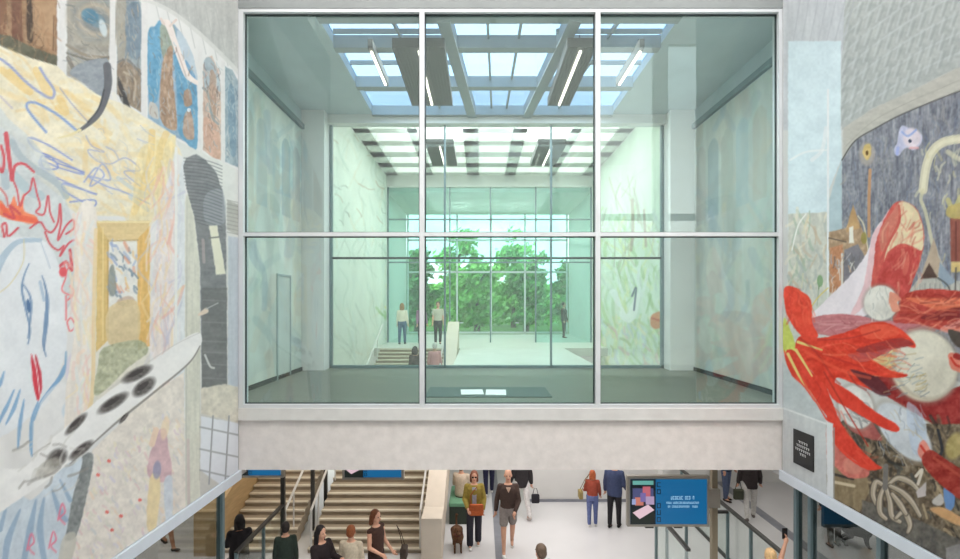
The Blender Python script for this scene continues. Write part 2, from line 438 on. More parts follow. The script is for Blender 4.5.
# solid balustrade wall right of the broad stairs, tan one left of the other
def slope_wall(x0, x1, y1, h, m, name, t, off, ext=.15):
    pts = [(x0 - off, -ext, 0), (x0 - off, y1, max(0, y1*SL - .4)), (x0 - off, y1, y1*SL + h), (x0 - off, 0, h), (x0 - off, -ext, h)]
    MB().prism(pts, (x1 - x0, 0, 0)).build(name, m, t)
slope_wall(-1.2, -.78, 8.0, 1.0, mat('pale_balustrade_wall', (216, 204, 188), 0.7, 0.05, 3), 'balustrade_wall', st1, -2.47, .6)
slope_wall(-6.1, -5.64, 4.6, .95, TAN, 'balustrade_wall', st2, -4.87)

# glass balustrades on the lower floor
def balustrade(pts, label, posts, tall=(), rm=DARKM, h=1.1):
    t = thing('glass_balustrade', label, 'balustrade', (pts[0][0], pts[0][1], 0), 0, 'glass balustrades of the lower hall')
    o = Vector((pts[0][0], pts[0][1], 0)); P = [Vector((x, y, 0)) - o for x, y in pts]
    for a, b in zip(P, P[1:]):
        MB().beam(a + Vector((0, 0, h)), b + Vector((0, 0, h)), .07, .05).build('handrail', rm, t)
        MB().beam(a + Vector((0, 0, .03)), b + Vector((0, 0, .03)), .05, .06).build('base_rail', rm, t)
        MB().beam(a + Vector((0, 0, .56)), b + Vector((0, 0, .56)), .014, .98).build('pane', G_RAIL, t)
    for x, y in posts: MB().box(x - o.x - .025, x - o.x + .025, y - o.y - .025, y - o.y + .025, 0, h).build('post', TEALM, t)
    for x, y in tall: MB().box(x - o.x - .04, x - o.x + .04, y - o.y - .04, y - o.y + .04, 0, 3.26).build('tall_post', DARKM, t)
    return t
balustrade([(-4.2, 8.6), (-4.2, 10.7)], 'glass balustrade with a dark rail and tall dark posts before the narrower stairs', [(-4.2, 8.62), (-4.2, 9.7)], [(-4.2, 10.66)])
for Y_, lb in ((11.9, 'tall dark post between the two staircases, nearer one'), (12.9, 'tall dark post between the two staircases, farther one')):
    zz = (int((Y_ - Y0)/TR) + 1)*RISE
    tp = thing('post', lb, 'post', (-3.98, Y_, 0), 0, 'tall posts between the staircases'); MB().box(-.04, .04, -.04, .04, 0, 3.26).build('shaft', DARKM, tp); MB().box(-.07, .07, -.06, .06, 3.22, 3.26).build('head_plate', DARKM, tp)
balustrade([(5.2, 8.6), (5.2, 13.0)], 'long glass balustrade with dark rail behind the blue screen, running away', [(5.2, 8.62), (5.2, 9.6), (5.2, 11.2), (5.2, 12.9)])
balustrade([(3.63, 8.7), (3.63, 10.3), (5.1, 10.3)], 'cornered glass balustrade with narrow posts under the blue screen', [(3.63, 10.3), (3.85, 10.3), (4.25, 10.3), (5.1, 10.3)])

# ---------------------------------------------------------------- screens
SCR = emit('screen_blue', (10, 84, 128), 0.40)
SCD = emit('screen_dark', (12, 22, 30), 0.3)
LET = emit('screen_letters', (150, 190, 215), 0.34)
SILV = mat('silver_casing', (158, 152, 142), 0.4, 0.04, 6, 0, 0.2)
def letters(mb, x, z, n, w, h, y, seed, dark=False):
    """rows of small letter-like strokes, as unreadable as in the photo"""
    rr = random.Random(seed)
    for i in range(n):
        if rr.random() < .12: continue
        a = x + i*w; c = rr.randrange(4); t = w*.18
        mb.box(a, a + t, y - .002, y, z, z + h)
        if c != 1: mb.box(a, a + w*.7, y - .002, y, z + h*.82, z + h)
        if c != 2: mb.box(a, a + w*.7, y - .002, y, z, z + h*.18)
        if c != 3: mb.box(a + w*.52, a + w*.7, y - .002, y, z, z + h)
def screen(x0, x1, z0, z1, y, label, pole=True, flip=False):
    cx = (x0 + x1) / 2; w = (x1 - x0) / 2
    t = thing('information_screen', label, 'screen', (cx, y, 0), 0, 'blue information screens')
    f_ = .055
    c = MB().box(-w, w, 0, .1, z0, z1).build('casing', SILV, t, bevel=.015)
    MB().box(-w + f_, w - f_, -.006, 0, z0 + f_, z1 - f_).build('display', SCR, t)
    a, b = z0 + f_, z1 - f_; H = b - a; L = -w + f_; Wd = 2*(w - f_)
    MB().box(L, L + Wd*.33, -.010, -.006, a, b).build('picture', SCD, t)
    cols = [((.02, .02), (.31, .32), (24, 30, 26)), ((.03, .55), (.30, .80), (70, 74, 112)), ((.16, .62), (.26, .84), (176, 92, 104)), ((.06, .42), (.17, .60), (182, 110, 96)), ((.20, .44), (.31, .62), (160, 140, 170)), ((.13, .50), (.20, .70), (110, 96, 150)), ((.03, .88), (.30, .97), (96, 158, 150)), ((.02, .44), (.07, .56), (140, 150, 190))]
    for i, (p, q, cc) in enumerate(cols):
        MB().box(L + Wd*p[0], L + Wd*q[0], -.0115 - i*.0006, -.010, a + H*p[1], a + H*q[1]).build('picture_patch', emit('patch%d' % i, cc, .34), t)
    MB().prism([(L + Wd*.03, -.017, a + H*.26), (L + Wd*.12, -.017, a + H*.12), (L + Wd*.31, -.017, a + H*.32), (L + Wd*.23, -.017, a + H*.44)], (0, .004, 0)).build('picture_leaflet', emit('leaflet', (196, 168, 178), .4), t)
    v = MB()
    for i in range(6):
        letters(v, L + Wd*.345, a + H*(.05 + i*.155), 1, Wd*.075, H*.11, -.007, 40 + i)
    v.build('vertical_lettering', emit('screen_navy', (14, 42, 66), .3), t)
    q = MB(); letters(q, L + Wd*.53, a + H*.55, 6, Wd*.027, H*.075, -.007, 3); letters(q, L + Wd*.715, a + H*.55, 5, Wd*.025, H*.075, -.007, 4)
    letters(q, L + Wd*.47, a + H*.455, 24, Wd*.0178, H*.045, -.007, 5); letters(q, L + Wd*.49, a + H*.37, 22, Wd*.0178, H*.045, -.007, 6)
    q.build('lettering', LET, t)
    if pole:
        MB().box(w + .10, w + .20, .12, .22, 0, 2.62).build('pole', mat('warm_pole', (150, 138, 118), .4, .05, 5, 0, .3), t)
        MB().box(w - .02, w + .22, .06, .20, z0 + .32, z0 + .66).build('bracket', SILV, t)
        for a_ in (-.55, .15): MB().box(w*a_, w*(a_ + .2), .02, .1, z0 - .03, z0).build('vent', DARKM, t)
    else:
        for a_ in (-.5, .5): MB().box(w*a_ - .02, w*a_ + .02, .03, .07, z1, 3.26).build('hanger', DARKM, t)
    return t
screen(2.67, 4.17, 1.335, 2.26, 9.07, 'large blue information screen on a pole in a silver casing')
screen(-2.76, -1.52, 1.86, 2.54, 10.0, 'blue screen hanging above the foot of the broad stairs', False)
screen(-5.0, -3.93, 1.9, 2.55, 10.0, 'blue screen hanging in front of the left stairs, cut by the mural edge', False)
dark = thing('screen_reflection', 'dark teal board imitating a screen reflection in the glass below the red flower mural', 'board', (7.4, 9.3, 0))  # board added where the glass mirrors a screen
MB().box(-1.0, 1.0, 0, .08, 1.22, 2.3).build('panel', mat('dark_teal_panel', (18, 52, 66), .3, .08, 3), dark)
for a_ in (-.8, .76): MB().box(a_, a_ + .04, .02, .06, 2.3, 3.3).build('hanger', DARKM, dark)

# black sign on the right mural wall
sg = thing('wall_sign', 'small black square sign with white lines on the pale end of the right wall', 'sign', (XR - .02, 7.73, 3.13))
MB().box(-.014, .0, -.235, .245, -.27, .27).build('board', mat('black_sign', (38, 38, 38), .5, .05, 5), sg)
q = MB(); rr = random.Random(2)
for i, (a, b) in enumerate(((-.10, .10), (-.14, .14), (-.18, .16), (-.07, .06))):
    y = -b
    while y < -a:
        w = .022 + rr.random()*.02; z = .1 - i*.062
        q.box(-.017, -.014, y, y + w*.45, z - .018, z + .018); q.box(-.017, -.014, y, y + w, z + .010, z + .018); y += w + .012
q.build('lettering', mat('white_paint', (225, 225, 225), .6, .02, 5), sg)

# ---------------------------------------------------------------- lamps in the bridge and the hall
LED = emit('led_strip', (255, 246, 226), 1.6)
def lamp(x, y, z, w, l, top, label, grp):
    t = thing('ceiling_light', label, 'ceiling light', (x, y, z), 0, grp or 'lamps under the roof lights')
    b = MB().box(-w/2, w/2, 0, l, 0, .16)
    k = -w/2
    while k < w/2: b.box(k, k + .02, 0, l, -.015, 0); k += .06
    b.build('housing', RIBBED, t)
    MB().box(-.02, .02, .1, l - .1, -.04, -.012).build('led_strip', LED, t)
    for y_ in (.2, l - .2): MB().tube([(0, y_, .16), (0, y_, top - z)], .012, 6).build('hanger', GASKET, t)
    return t
lamp(-1.08, 8.75, 9.88, .92, 2.6, 10.2, 'wide dark ribbed lamp with one bright strip, behind the left mullion of the big window', None)
lamp(1.78, 8.75, 9.88, .5, 2.6, 10.2, 'dark ribbed lamp with one bright strip, just left of the right mullion', None)
lamp(-2.0, 9.1, 10.05, .09, 1.6, 10.3, 'slim lamp strip at the left edge of the bridge roof light', None)
lamp(2.95, 9.1, 10.05, .09, 1.6, 10.3, 'slim lamp strip at the right edge of the bridge roof light', None)
lamp(-1.15, 14.2, 9.9, .8, 2.2, 10.9, 'smaller-looking dark lamp hanging in the white hall on the left', None)
lamp(2.05, 14.2, 9.9, .8, 2.2, 10.9, 'smaller-looking dark lamp hanging in the white hall on the right', None)

# white sheets imitating a roof light reflection, on the dark floor mat
m_ = thing('floor_mat', 'dark rectangular mat on the floor just inside the big window', 'mat', (.2, 9.3, UP))
MB().box(-1.2, 1.1, -.3, .75, 0, .012).build('pad', mat('dark_mat', (98, 112, 108), .8, .1, 20), m_)
for i, (x, y, w, d, rz, lb) in enumerate(((-.15, 9.45, .42, .5, .05, 'left white sheet imitating a reflection on the dark mat'), (.3, 9.42, .38, .55, -.04, 'right white sheet imitating a reflection on the dark mat'))):
    o = MB().box(-w/2, w/2, -d/2, d/2, 0, .01).build('reflection_sheet', mat('painted_reflection', (238, 242, 240), .6, .02, 4)); o.location = (x, y, UP + .013); o.rotation_euler.z = rz
    tag(o, lb, 'painted_reflection', 'sheets on the mat')

# ---------------------------------------------------------------- rooms behind the camera, seen only as reflections
bk = MB().box(-7, 4.5, -2.2, -2.0, 3.7, 16.4).box(6.5, 7.05, -2.2, -2.0, 3.7, 16.4).box(9.15, 9.6, -2.2, -2.0, 3.7, 16.4).box(10.75, 14, -2.2, -2.0, 3.7, 16.4)
WN = ((4.5, 6.5), (7.05, 9.15), (9.6, 10.75))
for a_, b_ in WN: bk.box(a_, b_, -2.2, -2.0, 3.7, 8.0).box(a_, b_, -2.2, -2.0, 15.1, 16.4)
struct('wall_behind', bk, WHITE)
w7 = ST('window_7')
for a_, b_ in WN:
    MB().box(a_, b_, -2.16, -2.04, 8.5, 8.75).build('frame', TEALM, w7); MB().box(a_, b_, -2.11, -2.09, 8.0, 15.1).build('pane', G_RAIL, w7)
struct('wall_left', MB().box(-7.2, -7, -2.2, 3.3, 3.7, 16.4).box(-7, XL - .35, 3.3, 3.5, 3.7, 16.4), WHITE)
struct('wall_right', MB().box(14, 14.2, -2.2, 8.3, 3.7, 16.4), WHITE)
struct('wall_front', MB().box(XR + .62, 14, 8.1, 8.3, 3.7, 16.4), WHITE)
rb = MB()
for y in (-.5, 2.5, 5.5): rb.box(-7, 14, y - .12, y + .12, 15.9, 16.4)
for x in (-2, .5, 3): rb.box(x - .1, x + .1, -2, 8.2, 15.9, 16.4)
struct('trim_10', rb, WHITE)

# ---------------------------------------------------------------- garden beyond the entrance
struct('floor', MB().box(-30, 30, 27.2, 70, 3.3, 3.62), GRASS)
def tree(x, y, h, r, seed, m, label):
    rr = random.Random(seed)
    t = thing('tree', label, 'tree', (x, y, 3.62), 0, 'trees beyond the entrance')
    tk = MB(); tk.tube([(0, 0, 0), (.1, 0, h*.3), (-.05, .1, h*.55), (.05, 0, h*.8)], [.2, .15, .11, .04], 9)
    for k in range(6):
        an = k*1.05 + rr.random(); z = h*(.3 + .07*k)
        tk.tube([(0, 0, z), (math.cos(an)*r*.4, math.sin(an)*r*.4, z + .6), (math.cos(an)*r*.75, math.sin(an)*r*.75, z + 1.0)], [.07, .05, .02], 6)
    tk.build('trunk', BARK, t)
    lf = MB()
    cl = [(max(-r, min(r, rr.gauss(0, r*.5))), max(-r, min(r, rr.gauss(0, r*.45))), h*(.12 + .8*rr.random())) for _ in range(40)]
    for c in cl:
        for _ in range(70):
            d = Vector((rr.gauss(0, 1), rr.gauss(0, 1), rr.gauss(0, .8))) * r*.2
            p = Vector(c) + d
            if p.z < .25: p.z = .25 + rr.random()*.3
            n = Vector((rr.gauss(0, 1), rr.gauss(0, 1), rr.gauss(0, 1))).normalized(); u = n.orthogonal().normalized(); v = n.cross(u); s_ = .10 + .09*rr.random()
            vs = [lf.bm.verts.new(p + u*s_*1.5), lf.bm.verts.new(p + v*s_*.7), lf.bm.verts.new(p - u*s_*1.5), lf.bm.verts.new(p - v*s_*.7)]
            lf.bm.faces.new(vs)
    me = lf.mesh('foliage'); o = bpy.data.objects.new('foliage', me); COL.objects.link(o); me.materials.append(m); o.parent = t
TR_ = ((-3.9, 30.8, 5.4, 1.05, 0, 'dark green tree just left of the far entrance doors'), (-.2, 30.4, 4.4, 1.15, 1, 'bright green bushy tree right behind the far entrance doors'),
       (2.9, 31.4, 5.6, 1.15, 2, 'green tree seen past the right half of the far doors'), (-1.5, 36.6, 8.0, 1.3, 1, 'tall pale green tree rising behind the bright bushy one'),
       (6.2, 31.8, 4.6, 1.2, 0, 'dark green tree at the right end of the far glazing'), (-8.2, 33.5, 6.0, 1.1, 2, 'green tree at the left end of the far glazing'), (2.4, 36.0, 7.4, 1.4, 1, 'second tall pale green tree, behind the right half of the far doors'))
for i, (x, y, h, r, k, lb) in enumerate(TR_): tree(x, y, h, r, 100 + i, LEAF[k], lb)
hg = thing('hedge', 'long clipped green hedge behind the trees beyond the entrance', 'hedge', (0, 39.5, 3.62), 0)
lf = MB(); rr = random.Random(77)
for _ in range(9000):
    p = Vector((rr.uniform(-11, 11), rr.gauss(0, .35), rr.random()**.7*3.2)); n = Vector((rr.gauss(0, 1), rr.gauss(0, 1), rr.gauss(0, 1))).normalized(); u = n.orthogonal().normalized(); v = n.cross(u)
    lf.bm.faces.new([lf.bm.verts.new(p + q) for q in (u*.24, v*.12, -u*.24, -v*.12)])
me = lf.mesh('foliage'); o = bpy.data.objects.new('foliage', me); COL.objects.link(o); me.materials.append(LEAF[1]); o.parent = hg
# ---------------------------------------------------------------- painted murals (colour per point of a fine grid)
def hash2(ix, iy, seed):
    h = (ix.astype(np.int64) * 374761393 + iy.astype(np.int64) * 668265263 + seed * 974634777) & 0x7fffffff
    h = ((h ^ (h >> 13)) * 1274126177) & 0x7fffffff
    return ((h ^ (h >> 16)) & 0xffff) / 65535.0
def vnoise(x, y, seed=0):
    ix = np.floor(x); iy = np.floor(y); fx = x - ix; fy = y - iy
    fx = fx*fx*(3 - 2*fx); fy = fy*fy*(3 - 2*fy)
    a = hash2(ix, iy, seed); b = hash2(ix + 1, iy, seed); c = hash2(ix, iy + 1, seed); d = hash2(ix + 1, iy + 1, seed)
    return (a*(1 - fx) + b*fx)*(1 - fy) + (c*(1 - fx) + d*fx)*fy
def fbm(x, y, seed=0, o=4):
    r = 0; k = .5
    for i in range(o):
        r = r + k*vnoise(x, y, seed + i); x = x*2.03; y = y*2.03; k *= .5
    return r
def spline(p, n=6, closed=False):
    p = [np.array(q, float) for q in p]; m = len(p); out = []
    for i in range(m if closed else m - 1):
        if closed: a, b, c, d = p[i - 1], p[i], p[(i + 1) % m], p[(i + 2) % m]
        else: a, b, c, d = p[max(i - 1, 0)], p[i], p[i + 1], p[min(i + 2, m - 1)]
        for k in range(n):
            t = k / n
            out.append(.5*((2*b) + (c - a)*t + (2*a - 5*b + 4*c - d)*t*t + (3*b - a - 3*c + d)*t**3))
    if not closed: out.append(p[-1])
    return np.array(out)
class Mural:
    def __init__(s, px, py, base):
        s.x = px; s.y = py; s.c = np.tile(np.array(base, float), (len(px), 1))
    def _blend(s, idx, a, color, jit, seed, st):
        if len(idx) == 0: return
        col = np.array(color, float)[None, :]
        if jit:
            n = fbm(s.x[idx] / st[0], s.y[idx] / st[1], seed) - .47
            n = n*2.6 + (vnoise(s.x[idx]/2.2, s.y[idx]/2.2, seed + 7) - .5)*.9
            col = col + (n*jit)[:, None]*np.array([[1.0, .97, .9]])
        a = np.asarray(a)[:, None] if np.ndim(a) else a
        s.c[idx] = s.c[idx]*(1 - a) + col*a
    def poly(s, pts, color, a=1.0, smooth=True, jit=10, seed=1, st=(9, 9), n=6, warp=.45):
        p = spline(pts, n, True) if smooth else np.array(pts, float)
        x0, y0 = p.min(0) - 2; x1, y1 = p.max(0) + 2
        idx = np.where((s.x >= x0) & (s.x <= x1) & (s.y >= y0) & (s.y <= y1))[0]
        if not len(idx): return
        X = s.x[idx]; Y = s.y[idx]
        if warp: X = X + (fbm(X/4, Y/4, seed + 50) - .47)*3*warp; Y = Y + (fbm(X/4, Y/4, seed + 60) - .47)*3*warp
        ins = np.zeros(len(idx), bool); d2 = np.full(len(idx), 9.0)
        for (ax, ay), (bx, by) in zip(p, np.roll(p, -1, 0)):
            dx, dy = bx - ax, by - ay; L = dx*dx + dy*dy
            if L < 1e-9: continue
            near = (X > min(ax, bx) - 2) & (X < max(ax, bx) + 2) & (Y > min(ay, by) - 2) & (Y < max(ay, by) + 2)
            if near.any():
                xn, yn = X[near], Y[near]; t = np.clip(((xn - ax)*dx + (yn - ay)*dy)/L, 0, 1)
                d2[near] = np.minimum(d2[near], (xn - ax - t*dx)**2 + (yn - ay - t*dy)**2)
            if ay != by: ins ^= ((ay > Y) != (by > Y)) & (X < dx*(Y - ay)/dy + ax)
        d = np.sqrt(d2)*np.where(ins, 1, -1); al = np.clip(d/1.3 + .5, 0, 1); k = al > .01
        s._blend(idx[k], al[k]*a, color, jit, seed, st)
    def line(s, pts, w, color, a=1.0, smooth=True, jit=6, seed=3, n=7):
        p = spline(pts, n) if smooth and len(pts) > 2 else np.array(pts, float)
        ws = np.interp(np.linspace(0, 1, len(p)), np.linspace(0, 1, len(w)), w) if isinstance(w, (list, tuple)) else np.full(len(p), float(w))
        wm = ws.max() + 1.5
        x0, y0 = p.min(0) - wm; x1, y1 = p.max(0) + wm
        idx = np.where((s.x >= x0) & (s.x <= x1) & (s.y >= y0) & (s.y <= y1))[0]
        if not len(idx): return
        X = s.x[idx]; Y = s.y[idx]; best = np.zeros(len(idx))
        for i in range(len(p) - 1):
            ax, ay = p[i]; dx, dy = p[i+1] - p[i]; L = dx*dx + dy*dy + 1e-9
            t = np.clip(((X - ax)*dx + (Y - ay)*dy) / L, 0, 1)
            d = np.hypot(X - ax - t*dx, Y - ay - t*dy)
            wd = ws[i] + (ws[i+1] - ws[i])*t
            best = np.maximum(best, np.clip((wd/2 - d) / 1.0 + .5, 0, 1))
        k = best > .01
        s._blend(idx[k], best[k]*a, color, jit, seed, (4, 4))
    def ell(s, cx, cy, rx, ry, rot, color, a=1.0, jit=8, seed=5, soft=.15, st=(7, 7)):
        r = max(rx, ry)*(1 + soft)
        idx = np.where((abs(s.x - cx) <= r) & (abs(s.y - cy) <= r))[0]
        c_, s_ = math.cos(math.radians(rot)), math.sin(math.radians(rot))
        dx = s.x[idx] - cx; dy = s.y[idx] - cy
        d = np.hypot((dx*c_ + dy*s_)/rx, (-dx*s_ + dy*c_)/ry)
        al = np.clip((1 + soft - d) / (2*soft + 1e-6), 0, 1); k = al > .01
        s._blend(idx[k], al[k]*a, color, jit, seed, st)
    def dabs(s, box, n, cols, L, w, ang, seed, a=.7, within=None):
        r = random.Random(seed)
        for _ in range(n):
            x = box[0] + r.random()*(box[2] - box[0]); y = box[1] + r.random()*(box[3] - box[1])
            if within and not within(x, y): continue
            t = math.radians(ang + r.gauss(0, 18)); l = L*(.5 + r.random()); c = r.choice(cols)
            k = r.gauss(0, .13)*l
            dx, dy = math.cos(t)*l/2, math.sin(t)*l/2
            s.line([(x - dx, y - dy), (x + k*math.sin(t), y - k*math.cos(t)), (x + dx, y + dy)], w*(.6 + .8*r.random()), c, a*(.6 + .4*r.random()), n=3)
    def lines(s, ls, w, color, a=1.0):
        for l in ls: s.line(l, w, color, a)
def mural_mat(name, rough=.6):
    m = bpy.data.materials.new(name); m.use_nodes = True
    n = m.node_tree.nodes; b = n['Principled BSDF']; at_ = n.new('ShaderNodeAttribute'); at_.attribute_name = 'paint'
    m.node_tree.links.new(at_.outputs['Color'], b.inputs['Base Color']); b.inputs['Roughness'].default_value = rough
    b.inputs['Specular IOR Level'].default_value = .25
    return m
def mural_mesh(name, X, ys, zs, thick, fn, base):
    """thin painted panel standing at X, facing the middle of the hall; fn(mural) paints it"""
    ny, nz = len(ys), len(zs)
    YY, ZZ = np.meshgrid(ys, zs); YY = YY.ravel(); ZZ = ZZ.ravel()
    m = Mural(480 + X*FPX/YY, 303 - (ZZ - EYE)*FPX/YY, base)
    m.Y = YY; m.Z = ZZ
    fn(m)
    c = np.clip(m.c, 0, 255) / 255.0
    c = np.where(c <= .04045, c/12.92, ((c + .055)/1.055)**2.4)
    co = np.stack([np.full_like(YY, X), YY, ZZ], 1)
    i = np.arange(ny*nz).reshape(nz, ny)
    q = np.stack([i[:-1, :-1], i[:-1, 1:], i[1:, 1:], i[1:, :-1]], -1).reshape(-1, 4)
    if X > 0: q = q[:, ::-1]
    # border to the back so that the panel has thickness
    off = thick if X > 0 else -thick
    b = np.array([[X + off, ys[0], zs[0]], [X + off, ys[-1], zs[0]], [X + off, ys[-1], zs[-1]], [X + off, ys[0], zs[-1]]])
    n0 = len(co); corner = [i[0, 0], i[0, -1], i[-1, -1], i[-1, 0]]
    edges = [list(i[0, :]), list(i[:, -1]), list(i[-1, ::-1]), list(i[::-1, 0])]
    faces = [list(map(int, f)) for f in q]
    for k in range(4): faces.append([int(v) for v in edges[k]] + [n0 + (k + 1) % 4, n0 + k])
    faces.append([n0, n0 + 1, n0 + 2, n0 + 3])
    me = bpy.data.meshes.new(name)
    me.from_pydata(np.vstack([co, b]).tolist(), [], faces); me.update()
    at_ = me.color_attributes.new('paint', 'FLOAT_COLOR', 'POINT')
    buf = np.ones((n0 + 4, 4), np.float32); buf[:n0, :3] = c; buf[n0:, :3] = .6
    at_.data.foreach_set('color', buf.ravel())
    o = bpy.data.objects.new(name, me); COL.objects.link(o); me.materials.append(mural_mat(name + '_paint'))
    return o

def paint_left(m):
    n = fbm(m.x/14, m.y/22, 11) - .47
    m.c += (n*22)[:, None]
    P, Ln, E = m.poly, m.line, m.ell
    # grey vault behind the row of panels
    P([(140, -60), (152, 0), (200, 32), (240, 72), (262, 90), (262, -60)], (188, 187, 184), 1, False, 14, 2, (3, 24))
    for k in range(9): Ln([(150 + k*11, -20 + k*5), (162 + k*11, 30 + k*6)], .9, (170, 170, 168), .5)
    # panels with pictures
    def pan(pts, base, jit=22, seed=2, st=(8, 16)): P(pts, base, 1, False, jit, seed, st)
    pan([(-10, -40), (57, -40), (57, 66), (30, 58), (-10, 42)], (158, 122, 92), 26, 3, (5, 30))
    P([(-5, -10), (6, -10), (7, 36), (-5, 36)], (128, 88, 66), .9, False); P([(11, -10), (21, -10), (23, 42), (12, 42)], (116, 76, 60), .9, False, 16)
    P([(27, -10), (31, -10), (33, 38), (27, 38)], (58, 46, 40), .9); P([(34, -5), (55, -5), (55, 50), (36, 45)], (186, 148, 112), .8, False, 12)
    P([(-10, 33), (10, 36), (30, 46), (57, 56), (57, 66), (30, 58), (-10, 43)], (92, 92, 76), .9, False, 18, 8); Ln([(54, 16), (53, 50)], 1.4, (110, 80, 58), .8)
    pan([(67, -40), (109, -40), (109, 96), (95, 88), (67, 76)], (164, 158, 148), 22, 5, (16, 8))
    P([(92, -40), (109, -40), (109, 6), (96, 0)], (92, 154, 190), .9)
    for k, c in enumerate(((176, 166, 150), (140, 142, 140), (190, 172, 150), (120, 128, 132), (110, 140, 156))): E(96, 20, 30 - k*5, 27 - k*5, 25, c, .75, 14, k)
    E(90, 16, 9, 7, 30, (84, 130, 156), .9); E(103, 28, 3.5, 9, -15, (206, 216, 220), .9)
    Ln([(67, 45), (85, 55), (109, 58)], 3, (146, 132, 114), .8); Ln([(67, 53), (90, 60), (109, 57)], 2, (110, 104, 96), .8); Ln([(68, 58), (74, 70)], 4, (120, 112, 104), .8)
    P([(70, 73), (82, 62), (100, 59), (109, 62), (109, 96), (100, 95), (86, 83)], (138, 146, 154), .95, True, 16, 9, (6, 4))
    pan([(117, -40), (141, -40), (141, 112), (128, 104), (117, 94)], (150, 158, 162), 26, 6, (6, 14))
    P([(117, 0), (126, 0), (125, 55), (118, 60)], (168, 156, 138), .7); P([(126, 10), (140, 5), (140, 55), (128, 52)], (112, 132, 150), .7, True, 20)
    P([(117, 64), (124, 60), (141, 70), (141, 112), (128, 104), (117, 94)], (146, 124, 104), .9, False, 24, 8, (4, 8))
    P([(118, 78), (122, 84), (131, 109), (128, 110), (120, 98)], (62, 58, 58), .95); Ln([(124, 72), (135, 80), (134, 100)], 2.2, (190, 172, 150), .8)
    Ln([(118, 62), (128, 60), (141, 74)], 2, (120, 116, 112), .8)
    # the two arched panels with blue
    P([(148, 118), (148, 40), (151, 30), (160, 22), (172, 22), (182, 34), (193, 56), (197, 76), (197, 148), (176, 137)], (146, 172, 194), 1, False, 16, 7, (6, 14))
    P([(148, 34), (155, 26), (161, 22), (161, 60), (158, 98), (152, 102), (148, 92)], (104, 160, 194), 1, True, 18)
    P([(160, 28), (168, 22), (175, 30), (173, 52), (163, 58)], (150, 158, 140), .9, True, 20)
    P([(174, 54), (184, 62), (196, 84), (197, 148), (186, 142), (178, 130), (177, 92)], (100, 154, 188), 1, True, 20)
    P([(178, 30), (190, 48), (197, 78), (186, 70), (178, 48)], (196, 206, 216), .9); P([(186, 60), (195, 76), (196, 86), (187, 70)], (104, 150, 190), .9)
    P([(163, 60), (172, 46), (173, 80), (177, 124), (172, 130), (161, 120), (160, 90)], (172, 140, 116), 1, True, 30, 12, (3, 6))
    P([(150, 102), (157, 106), (158, 119), (149, 114)], (206, 196, 186), .9); P([(184, 92), (190, 90), (192, 104), (185, 106)], (176, 138, 112), .9, True, 20)
    P([(184, 116), (191, 112), (194, 138), (184, 136)], (186, 150, 128), .9, True, 26); E(189, 110, 2, 2, 0, (220, 228, 232))
    Ln([(163, 22), (168, 24), (174, 40), (181, 60), (188, 76), (199, 84)], [4, 7, 6, 6, 6, 4], (240, 226, 220)); Ln([(164, 24), (161, 19)], 2.5, (226, 206, 196)); Ln([(170, 26), (176, 20)], 2.5, (226, 206, 196))
    Ln([(176, 48), (179, 56), (186, 76)], 1, (196, 170, 160), .8)
    P([(203, 150), (203, 66), (206, 58), (212, 56), (218, 70), (221, 86), (221, 160), (212, 156)], (206, 180, 164), 1, False, 24, 4, (4, 7))
    P([(204, 62), (211, 58), (218, 74), (220, 92), (212, 84), (205, 90)], (164, 180, 190), .9, True, 18); P([(210, 72), (216, 78), (215, 122), (210, 108)], (168, 136, 116), .8, True, 20)
    Ln([(203, 88), (208, 94), (212, 116), (218, 124)], 2.2, (140, 150, 152), .8); P([(204, 118), (213, 122), (219, 130), (220, 158), (206, 150)], (208, 164, 142), .85, True, 22)
    P([(225, 162), (225, 66), (232, 70), (239, 82), (240, 168)], (150, 166, 174), 1, False, 24, 6, (3, 8)); P([(228, 92), (234, 90), (236, 150), (230, 150)], (108, 138, 158), .7, True, 24)
    for p in ([(62, -40), (62, 73)], [(113, -40), (112, 92)], [(145, -40), (144, 124)], [(200, 50), (200, 146)], [(223, 62), (223, 162)]): Ln(p, 5.5 if p[0][0] < 180 else 3.5, (226, 222, 220), 1, False)
    Ln([(141, 0), (152, 2), (175, 14), (200, 34), (225, 58), (242, 76)], 4, (214, 212, 208), .9)
    m.dabs((0, 0, 57, 58), 70, [(110, 80, 58), (196, 160, 122), (84, 70, 58), (170, 124, 88)], 12, 1.2, 88, 201, .5, lambda x, y: y < 42 + x*.4)
    m.dabs((68, 0, 108, 90), 90, [(190, 184, 172), (116, 122, 126), (206, 190, 168), (98, 104, 106), (140, 150, 160)], 9, 1.0, 30, 202, .55, lambda x, y: y < 72 + (x - 68)*.5)
    m.dabs((118, 0, 140, 108), 80, [(180, 178, 172), (106, 100, 94), (190, 170, 146), (120, 132, 148)], 8, 1.0, 75, 203, .55, lambda x, y: y < 92 + (x - 118)*.8)
    m.dabs((150, 28, 196, 140), 120, [(196, 176, 156), (140, 110, 90), (150, 186, 206), (214, 206, 196), (120, 100, 86), (180, 196, 204)], 7, 1.0, 80, 204, .5, lambda x, y: 26 + (x - 150)*.7 < y < 112 + (x - 150)*.6)
    m.dabs((204, 66, 220, 154), 70, [(226, 206, 190), (150, 120, 106), (140, 160, 170), (196, 150, 130), (90, 84, 84)], 7, .9, 80, 205, .55)
    m.dabs((226, 76, 239, 158), 40, [(190, 200, 204), (96, 116, 130), (210, 206, 200)], 7, .9, 80, 206, .55)
    # yellow field with scribbles
    P([(-20, 38), (30, 58), (57, 66), (68, 77), (100, 95), (128, 106), (148, 119), (176, 136), (170, 168), (160, 200), (146, 216), (80, 216), (66, 205), (58, 180), (30, 150), (-20, 110)], (240, 228, 200), 1, False, 16, 21, (14, 8))
